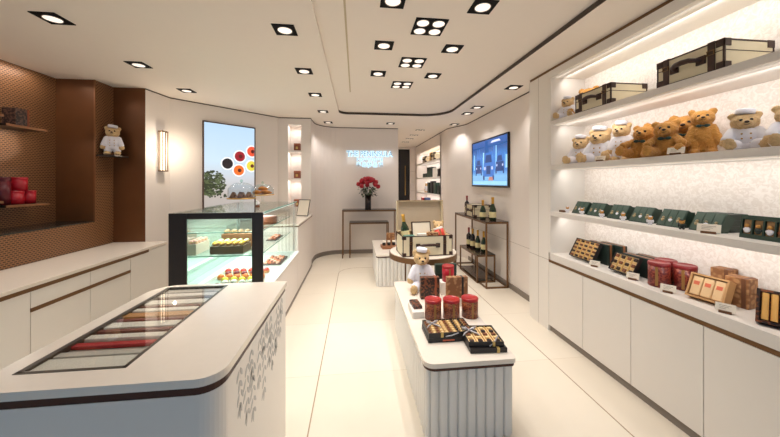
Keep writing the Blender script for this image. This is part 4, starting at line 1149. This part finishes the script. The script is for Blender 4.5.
m = MB(); m.box(-.072, -.054, -d/2-.002, -d/2-.0005, .001, .03); part('box_label', m, GOLDL, t)
m = MB(); m.tube([(-.04, -d/2-.003, .006), (.0, -d/2-.003, .012), (.05, -d/2-.003, .027)], .004, 4); part('ribbon', m, SILVER, t)
bow(t, -.1, .03, .031, 1.15)
def kl(i, j): return ((CHOC, 'brown'), (CHOCC, 'cream'), (CHOC, 'brown'), (CHOCC, 'cream'), (CHOCC, 'cream'), (CHOC, 'brown'), (CHOCC, 'cream'), (CHOCD, 'dark'), (CHOCC, 'cream'), (CHOCD, 'dark'), (CHOC, 'brown'))[i]
chocolates(FL, [-w/2+.0195+i*.0275 for i in range(11)], [-.075+.03*j for j in range(6)], .0168, kl, '%s chocolate in the left open box on the plinth', 'chocolates in the left box', (.009, .0095, .006))
FR = Matrix.Translation((.826, 1.92, .512)) @ Matrix.Rotation(math.radians(-5), 4, 'Z'); w, d = .225, .22
gift('chocolate_box', 'closed black box under the right open chocolate box on the plinth', 'box', .235, .215, .03, BLACKBOX, (.832, 1.9, .4805), math.radians(-3), .06, GOLDL)
t = choc_box('open chocolate box with silver ribbons, right one at the front of the plinth', w, d, .03, FR)
m = MB()
for i in range(1, 4): m.box(-w/2+i*.056, -w/2+.0025+i*.056, -d/2+.005, d/2-.005, .017, .0285)
part('divider', m, mat('gold_card', (196, 158, 98), .5), t)
m = MB(); m.box(.04, .056, -d/2-.002, -d/2-.0005, .001, .03); part('box_label', m, GOLDL, t)
m = MB(); m.tube([(.02, -d/2-.003, .004), (.06, -d/2+.01, .031), (.1, -.04, .032)], .0045, 4); part('ribbon', m, SILVER, t)
bow(t, -.07, .03, .031, 1.3)
chocolates(FR, [-w/2+.029+i*.056 for i in range(4)], [-.08+.04*j for j in range(5)], .0168, lambda i, j: (CHOCD, 'dark') if j in (0, 3) else (CHOCC, 'cream') if j != 2 else (CHOC, 'brown'), '%s chocolate in the right open box on the plinth', 'chocolates in the right box', (.014, .0115, .006))

# trunk contents
TT = .225*.62+.001
bottle('green champagne bottle with gold foil leaning in the open trunk', trunk_pt(-.2, .2, TT), .31, .048, tilt=(math.radians(-6), math.radians(-7), 0))
gift('gift_box', 'small teal box at the front left of the open trunk', 'box', .12, .08, .085, mat('teal_box', (70, 118, 104), .5), trunk_pt(-.2, .07, TT), TRZ)
t = thing('mini_suitcase', 'small cream case with dark edges opened inside the trunk', 'suitcase', trunk_pt(-.01, .2, TT), TRZ)
m = MB(); m.M = Matrix.Rotation(math.radians(-12), 4, 'X'); m.box(-.11, .11, 0, .04, 0, .215); part('body', m, mat('pale_lining', (232, 222, 200), .6), t, .004)
m = MB(); m.M = Matrix.Rotation(math.radians(-12), 4, 'X')
for a in ((-.116, .116, -.004, .008), (-.116, .116, .207, .219)): m.box(a[0], a[1], -.004, .03, a[2], a[3])
for x in (-.116, .106): m.box(x, x+.01, -.004, .03, .008, .207)
part('edging', m, LEATHER, t)
gift('gift_box', 'small white gift in front of the little case in the trunk', 'box', .1, .06, .1, mat('white_card', (230, 224, 214), .6), trunk_pt(-.05, .08, TT), TRZ)
gift('gift_box', 'small brown printed box in the middle front of the open trunk', 'box', .13, .05, .115, pattern('speckled_brown_print', (120, 66, 40), (206, 168, 120), 60, .5), trunk_pt(.075, .07, TT), TRZ-.15)
o = tin('biscuit_tin', 'red tin leaning at the right of the open trunk', trunk_pt(.2, .08, TT), .055, .17, mat('bright_red', (206, 62, 44), .35), mat('white_card', (230, 224, 214), .6)); o.rotation_euler = (math.radians(-14), math.radians(-16), 0)
bear('small cream bear peeking out of the right of the open trunk', 'sit', False, trunk_pt(.2, .22, TT), -5, .78)
for ch in [o for o in bpy.data.objects if o.get('label', '').startswith('small cream bear peeking')]:
    for b in ch.children:
        if b.name.startswith('body'): b.data = b.data.copy(); b.data.materials[0] = FURC

# far plinth items
gift('gift_box', 'upright kraft box on the far plinth', 'box', .14, .05, .2, KRAFT, (.585, 5.1, .4805), 0)
t = gift('serving_tray', 'brown wooden tray with dark jars on the far plinth', 'tray', .24, .2, .045, mat('tan_wood', (150, 100, 66), .5), (.53, 4.85, .4805), .1)
m = MB(); m.lathe([(0, 0), (.026, 0), (.028, .03), (.022, .05), (0, .05)], 14); j = part('jar', m, BLACKBOX)
m = MB(); m.lathe([(.024, .05), (.024, .075), (0, .075)], 14); part('lid', m, CARD, j)
for i, x in enumerate((.45, .53, .61)):
    lb = 'dark jar with pale lid on the far plinth tray, %s of three' % ('left', 'middle', 'right')[i]
    if i == 0: j.location = (x, 4.83, .526); tag(j, lb, 'jar', 'jars on the far plinth tray')
    else: dup(j, lb, (x, 4.83+.01*i, .526))

# ------------------------------------------------------------------ red tins in the alcove
tin('red_tin', 'red tin on the bronze alcove shelf, front right of the pyramid', (-3.28, 3.41, 1.3355), .055, .13, RED, RED, 'red tins in the alcove', False)
tin('red_tin', 'red tin on the bronze alcove shelf, bottom middle of the pyramid', (-3.275, 3.285, 1.3355), .062, .13, RED, RED, 'red tins in the alcove', False)
tin('red_tin', 'red tin on top of the pyramid in the bronze alcove', (-3.28, 3.325, 1.466), .06, .13, RED, RED, 'red tins in the alcove', False)
tin('red_tin', 'tall dark red tin at the left of the red pyramid', (-3.28, 3.185, 1.3355), .055, .26, DKRED, DKRED, 'red tins in the alcove', False)
gift('gift_box', 'dark patterned gift box on the upper bronze alcove shelf', 'box', .12, .12, .17, pattern('night_print', (40, 27, 24), (98, 70, 60), 60, .4), (-3.29, 3.31, 2.0905), PI/2, .05, mat('rust_band', (150, 76, 44), .5))
gift('gift_box', 'cream box on the lower alcove shelf at the left edge of the photo', 'box', .12, .1, .17, mat('cream_gift', (206, 180, 120), .5), (-3.28, 3.0, 1.3785), PI/2, 0, GOLDL)

# ------------------------------------------------------------------ right shelves: green bear boxes
SW = -PI/2
def local(loc, rz, tilt): return Matrix.Translation(loc) @ Matrix.Rotation(rz, 4, 'Z') @ Matrix.Rotation(math.radians(tilt), 4, 'X')
def green_box(lab, loc, w=.19, h=.12, n=3, big=False):
    t = thing('gift_box', lab, 'box', loc, SW, 'green bear gift boxes on the lowest shelf')
    tl = Matrix.Rotation(math.radians(-8 if big else -30), 4, 'X')
    m = MB(); m.M = tl; e = .012; ez = .024 if big else .006
    if big:
        m.box(-w/2, w/2, .012, .055, 0, h)
        m.box(-w/2, w/2, 0, .012, 0, ez); m.box(-w/2, w/2, 0, .012, h-ez, h)
        for i in range(n+1):
            x = -w/2+i*(w-e*.6)/n; m.box(x, x+e*.6, 0, .012, ez, h-ez)
    else: m.box(-w/2, w/2, .0, .06, 0, h)
    part('body', m, GREENBOX, t)
    if not big:
        m = MB(); m.box(-w/2+.02, w/2-.02, .06, .14, 0, h*.75); part('stand', m, DKGREEN, t)
    for i in range(n):
        x = -w/2+(i+.5)*(w-e*.6)/n+e*.3; hw = w/n/2-e*.6
        m = MB(); m.M = tl; m.box(x-hw, x+hw, .0095, .0119, ez, h-ez) if big else m.box(x-hw-.004, x+hw+.004, -.003, -.0002, ez, h-ez); wn = part('window', m, mat('box_tan_backing', (170, 130, 84), .5) if big else mat('window_green', (58, 80, 68), .35), t)
        m = MB(); m.M = tl; k = .85 if big else .6
        oy = 0 if big else -.01
        m.ell((x, .006+oy, h*.36), (.017*k, .006, .02*k), 10, 7); m.ell((x+.012*k, .006+oy, h*.38), (.009*k, .005, .009*k), 8, 6); m.ell((x-.012*k, .006+oy, h*.38), (.009*k, .005, .009*k), 8, 6)
        part('figure_body', m, (CLOTHW, DKGREEN, CLOTHW, CHOC)[i % 4] if big else (mat('muted_gold', (170, 150, 110), .5), CLOTHW, MATS['muted_gold'])[i % 3], wn)
        m = MB(); m.M = tl; m.ell((x, .004+oy, h*.36+.028*k), (.013*k, .007, .012*k), 10, 7); part('figure_head', m, FURB if big else MATS['muted_gold'], wn)
    return t
ord6 = ['farthest', 'second farthest', 'third farthest', 'third nearest', 'second nearest', 'nearest']
yb = (2.675, 2.482, 2.255, 2.05, 1.832, 1.622)
for i, y in enumerate(yb): green_box('tilted dark green three-window gift box, %s of six on the lowest shelf' % ord6[i], (2.125, y, S3Z), .16, .132)
green_box('large green windowed box of tiny bears at the right edge of the lowest shelf', (2.11, 1.295, S3Z), .28, .125, 6, True)
def figurine(lab, loc, a, dressed=True):
    t = thing('bear_figurine', lab, 'figurine', loc, math.radians(a), 'tiny bear figurines before the green boxes')
    m = MB(); m.ell((0, 0, .022), (.014, .012, .016), 10, 8)
    for s in (-1, 1): m.ell((s*.008, -.006, .006), (.007, .011, .006), 8, 6); m.ell((s*.016, -.004, .026), (.006, .006, .012), 8, 6)
    part('body', m, CLOTHW if dressed else DKGREEN, t)
    m = MB(); m.ell((0, 0, .046), (.014, .012, .012), 10, 8); m.ell((0, -.011, .043), (.006, .006, .005), 8, 6)
    for s in (-1, 1): m.ell((s*.011, .001, .056), (.005, .003, .005), 8, 6)
    part('head', m, FURB, t)
    m = MB(); m.lathe([(.009, .056), (.009, .063), (0, .064)], 10); part('hat', m, CLOTHW if dressed else DKGREEN, t)
for i, y in enumerate(yb): figurine('tiny bear figurine standing before the %s green box of the six' % ord6[i], (2.085, y+.085, S3Z), -60, i != 5)
for k in range(3): gift('gift_box', 'closed flat green box, %s of the stack of three beside the tilted boxes' % ('bottom', 'middle', 'top')[k], 'box', .16, .12, .036, DKGREEN, (2.285, 1.635-.002*k, S3Z+.0365*k), SW, 0, GREENBOX, 'stacked flat green boxes')
price_card('cream price card before the nearest tilted green box', (2.07, 1.55, S3Z), math.radians(-62), .1, .05)
m = MB(); m.box(-.02, .02, -.03, .03, 0, .02); o = part('wood_block', m, WOODHOLD, bevel=.002, loc=(2.08, 2.82, S3Z)); tag(o, 'small wooden block at the far end of the lowest wall shelf', 'block')
price_card('cream price card before the brown bears on the middle shelf', (2.03, 1.7, S2Z), math.radians(-66), .085, .045)
price_card('cream price card before the three uniformed bears on the middle shelf', (2.03, 2.3, S2Z), math.radians(-66), .08, .04)

# ------------------------------------------------------------------ worktop goods
def tilted(lab, w, h, d, loc, tilt, rz=SW):
    F = local(loc, rz, 90-tilt)
    return F
# F maps tray-plane (x along, y up the tilted face, z out of the face)
def tray_frame(loc, rz, tilt):
    return Matrix.Translation(loc) @ Matrix.Rotation(rz, 4, 'Z') @ Matrix.Rotation(math.radians(tilt), 4, 'X')
for (y, w, h, nx, ny, lab, sfx) in ((2.575, .285, .185, 5, 5, 'tilted open chocolate box of many pieces, farther one on the worktop', 'farther'), (2.15, .215, .15, 4, 3, 'tilted open chocolate box of few pieces, nearer one on the worktop', 'nearer')):
    F = tray_frame((2.085, y, WZ), SW, 62) @ Matrix.Translation((0, h/2+.012, 0))
    t = choc_box(lab, w, h, .028, F)
    m = MB(); m.box(-w/2-.001, w/2+.001, -h/2-.001, h/2+.001, -.004, -.0005); part('base', m, DKGREEN, t)
    m = MB()
    for i in range(1, nx): x = -w/2+i*w/nx; m.box(x-.0012, x+.0012, -h/2+.005, h/2-.005, .0155, .026)
    for j in range(1, ny): yy = -h/2+j*h/ny; m.box(-w/2+.005, w/2-.005, yy-.0012, yy+.0012, .0155, .024)
    part('divider', m, mat('gold_bright', (222, 186, 116), .4, metal=.2), t)
    chocolates(F, [-w/2+(i+.5)*w/nx for i in range(nx)], [-h/2+(j+.5)*h/ny for j in range(ny)], .0156, lambda i, j: (CHOCD, 'dark') if (i+j) % 2 else (CHOC, 'brown'), '%s chocolate in the '+sfx+' tilted box on the worktop', 'chocolates in the '+sfx+' tilted box', (.4*w/nx*.62, .4*h/ny*.62, .007))
stripe = mat('copper_stripe', (150, 96, 60), .4, metal=.3)
for x, y, k, hh, lab in ((2.215, 2.5, 0, .18, 'striped dark green box behind the farther tilted chocolate box, left'), (2.285, 2.44, 0, .18, 'striped dark green box behind the farther tilted chocolate box, right'), (2.215, 2.13, 0, .15, 'striped dark green box behind the nearer tilted chocolate box, left'), (2.29, 2.09, 0, .15, 'striped dark green box behind the nearer tilted chocolate box, right')):
    gift('gift_box', lab, 'box', .06, .22, hh, DKGREEN, (x, y, WZ), 0, 0, stripe, 'upright striped boxes on the worktop')
for x, y, lab in ((2.05, 2.38, 'farther tilted chocolate box'), (2.06, 2.03, 'nearer tilted chocolate box'), (2.05, 1.765, 'burgundy tins'), (2.05, 1.455, 'kraft gift box of three packs')):
    price_card('cream price card before the '+lab, (x, y, WZ), math.radians(-60), .078, .046)
for x, y, w in ((2.13, 1.895, 'front left'), (2.235, 1.81, 'front right'), (2.25, 1.95, 'back')):
    o = tin('biscuit_tin', 'burgundy round tin with gold band on the worktop, %s of three' % w, (x, y, WZ), .061, .168, REDPRINT, mat('burgundy_lid', (132, 34, 36), .3), 'burgundy tins on the worktop'); o.rotation_euler = (0, 0, math.radians(-60))
# kraft box of three packs
F = tray_frame((2.11, 1.595, WZ), math.radians(-82), 66); w, h = .185, .15
t = thing('gift_box', 'tilted kraft gift box holding three pale packs with salmon labels', 'box'); t.matrix_world = F @ Matrix.Translation((0, h/2+.01, 0))
m = MB(); m.box(-w/2, w/2, -h/2, h/2, -.03, 0)
for a in ((-w/2, w/2, -h/2, -h/2+.01), (-w/2, w/2, h/2-.01, h/2)): m.box(a[0], a[1], a[2], a[3], 0, .03)
for x in (-w/2, w/2-.01): m.box(x, x+.01, -h/2+.01, h/2-.01, 0, .03)
part('body', m, KRAFTP, t)
TB = t.matrix_world.copy(); pk = None
for i in range(3):
    M0 = TB @ Matrix.Translation((-.0545+.0545*i, 0, .001)); lb = 'pale pack with salmon label in the tilted kraft box, %s of three' % ('left', 'middle', 'right')[i]
    if pk is None:
        pk = thing('cookie_pack', lb, 'pack', group='pale packs in the kraft box'); pk.matrix_world = M0
        m = MB(); m.box(-.0255, .0255, -.06, .06, 0, .022); part('wrapper', m, mat('pale_wrapper', (226, 190, 142), .5), pk, .006)
        m = MB(); m.box(-.014, .014, .005, .028, .0222, .023); part('pack_label', m, PINK, pk)
    else:
        c = dup(pk, lb, (0, 0, 0)); c.matrix_world = M0
for k, (x, y, z, hh) in enumerate(((2.265, 1.53, WZ, .085), (2.265, 1.53, WZ+.0855, .085), (2.325, 1.655, WZ, .185))):
    gift('gift_box', 'brown printed box behind the kraft gift box, '+('lower of two', 'upper of two', 'tall one at the wall')[k], 'box', .1 if k < 2 else .09, .09, hh, KRAFT, (x, y, z), math.radians(-80), .03, mat('brown_band', (110, 70, 46), .5), 'printed boxes behind the kraft box')
# dark box of biscuits at the right edge
F = tray_frame((2.1, 1.235, WZ), math.radians(-62), 66); w, h = .21, .17
t = thing('gift_box', 'dark ornamented box of golden biscuit sticks at the right edge of the worktop', 'box'); t.matrix_world = F @ Matrix.Translation((0, h/2+.012, 0))
m = MB(); m.box(-w/2, w/2, -h/2, h/2, -.05, 0)
for a in ((-w/2, w/2, -h/2, -h/2+.012), (-w/2, w/2, h/2-.012, h/2)): m.box(a[0], a[1], a[2], a[3], 0, .02)
for x in (-w/2, w/2-.012): m.box(x, x+.012, -h/2+.012, h/2-.012, 0, .02)
part('body', m, DKPRINT, t)
m = MB(); m.box(-.022, .022, -h/2+.02, h/2-.02, .0, .0); 
TB = t.matrix_world.copy(); bs = None
for i in range(6):
    M0 = TB @ Matrix.Translation((-w/2+.03+.03*i, 0, .013)); lb = 'golden biscuit stick in the dark box at the right edge of the worktop'
    if bs is None:
        m = MB(); m.tube([(0, -h/2+.018, 0), (0, h/2-.018, 0)], .012, 10); bs = part('biscuit_stick', m, mat('golden_biscuit', (214, 162, 84), .6, vary=.15)); tag(bs, lb, 'biscuit', 'biscuit sticks in the dark box'); bs.matrix_world = M0
    else: c = bs.copy(); COL.objects.link(c); c.matrix_world = M0
gift('gift_box', 'dark ornamented closed box standing behind the biscuit box', 'box', .2, .06, .19, DKPRINT, (2.29, 1.24, WZ), math.radians(-75))

# ------------------------------------------------------------------ far niche in the right wall
for z, w in ((2.13, 'topmost'), (1.685, 'upper middle'), (1.235, 'lower middle'), (.82, 'lowest')):
    m = MB(); m.box(2.0, 2.34, 7.0, 9.78, z-.04, z); o = part('wall_shelf', m, SHELFM, bevel=.002); tag(o, '%s white shelf in the far lit niche beyond the television' % w, 'shelf', 'shelves of the far niche')
    if w != 'lowest': area(2.07, 8.4, z-.05, .05, 2.6, 5.5*K, (0, math.radians(-48), 0))
area(2.08, 8.4, 2.43, .05, 2.6, 5.5*K, (0, math.radians(-48), 0))
m = MB(); m.box(2.0, 2.34, 7.0, 9.78, 0, .778); o = part('base_cabinet', m, WHITE); tag(o, 'white base cabinet under the far lit niche', 'cabinet')
def far(y, z, w, d, h, mt, lab, cat='box', name='gift_box', lidm=None, x=2.12): gift(name, lab, cat, w, d, h, mt, (x, y, z+.0005), SW, None, None, None, lidm)
case('cream case on the top shelf of the far niche, farther one', .36, .24, .17, (2.01, 8.75, 2.1305), SW)
case('cream case on the top shelf of the far niche, nearer one', .36, .24, .19, (2.01, 7.75, 2.1305), SW)
far(8.25, 2.13, .16, .1, .24, mat('amber_box', (214, 164, 60), .5), 'amber yellow box between the far niche cases')
far(8.85, 1.685, .5, .14, .12, DKGREEN, 'low dark green box on the upper middle shelf of the far niche')
far(8.3, 1.685, .5, .14, .28, GREENBOX, 'tall dark green box on the upper middle shelf of the far niche', lidm=DKGREEN)
far(7.75, 1.685, .3, .14, .24, mat('white_card', (230, 224, 214), .6), 'white box on the upper middle shelf of the far niche')
far(7.3, 1.685, .24, .14, .2, BLACKBOX, 'black box at the near end of the upper middle shelf of the far niche')
bear('cream uniformed bear on the lower middle shelf of the far niche', 'stand', True, (2.13, 8.9, 1.2355), -50, .75)
for i, y in enumerate((8.45, 8.1, 7.75, 7.4)): far(y, 1.235, .2, .12, (.3, .34, .3, .22)[i], (DKGREEN, BLACKBOX, GREENBOX, DKGREEN)[i], 'dark upright box on the lower middle shelf of the far niche, %s of four' % ('farthest', 'second farthest', 'second nearest', 'nearest')[i])
far(9.2, .82, .28, .14, .24, RED, 'red box on the lowest shelf of the far niche')
far(8.8, .82, .24, .14, .26, mat('navy_box', (40, 56, 100), .5), 'navy blue box on the lowest shelf of the far niche')
far(8.2, .82, .3, .14, .2, mat('white_card', (230, 224, 214), .6), 'white box on the lowest shelf of the far niche')
# daylight through the shop window behind the photographer
wd = bpy.data.worlds.new('world'); scn.world = wd; wd.use_nodes = True
wd.node_tree.nodes['Background'].inputs[0].default_value = (.34, .55, 1, 1); wd.node_tree.nodes['Background'].inputs[1].default_value = .8
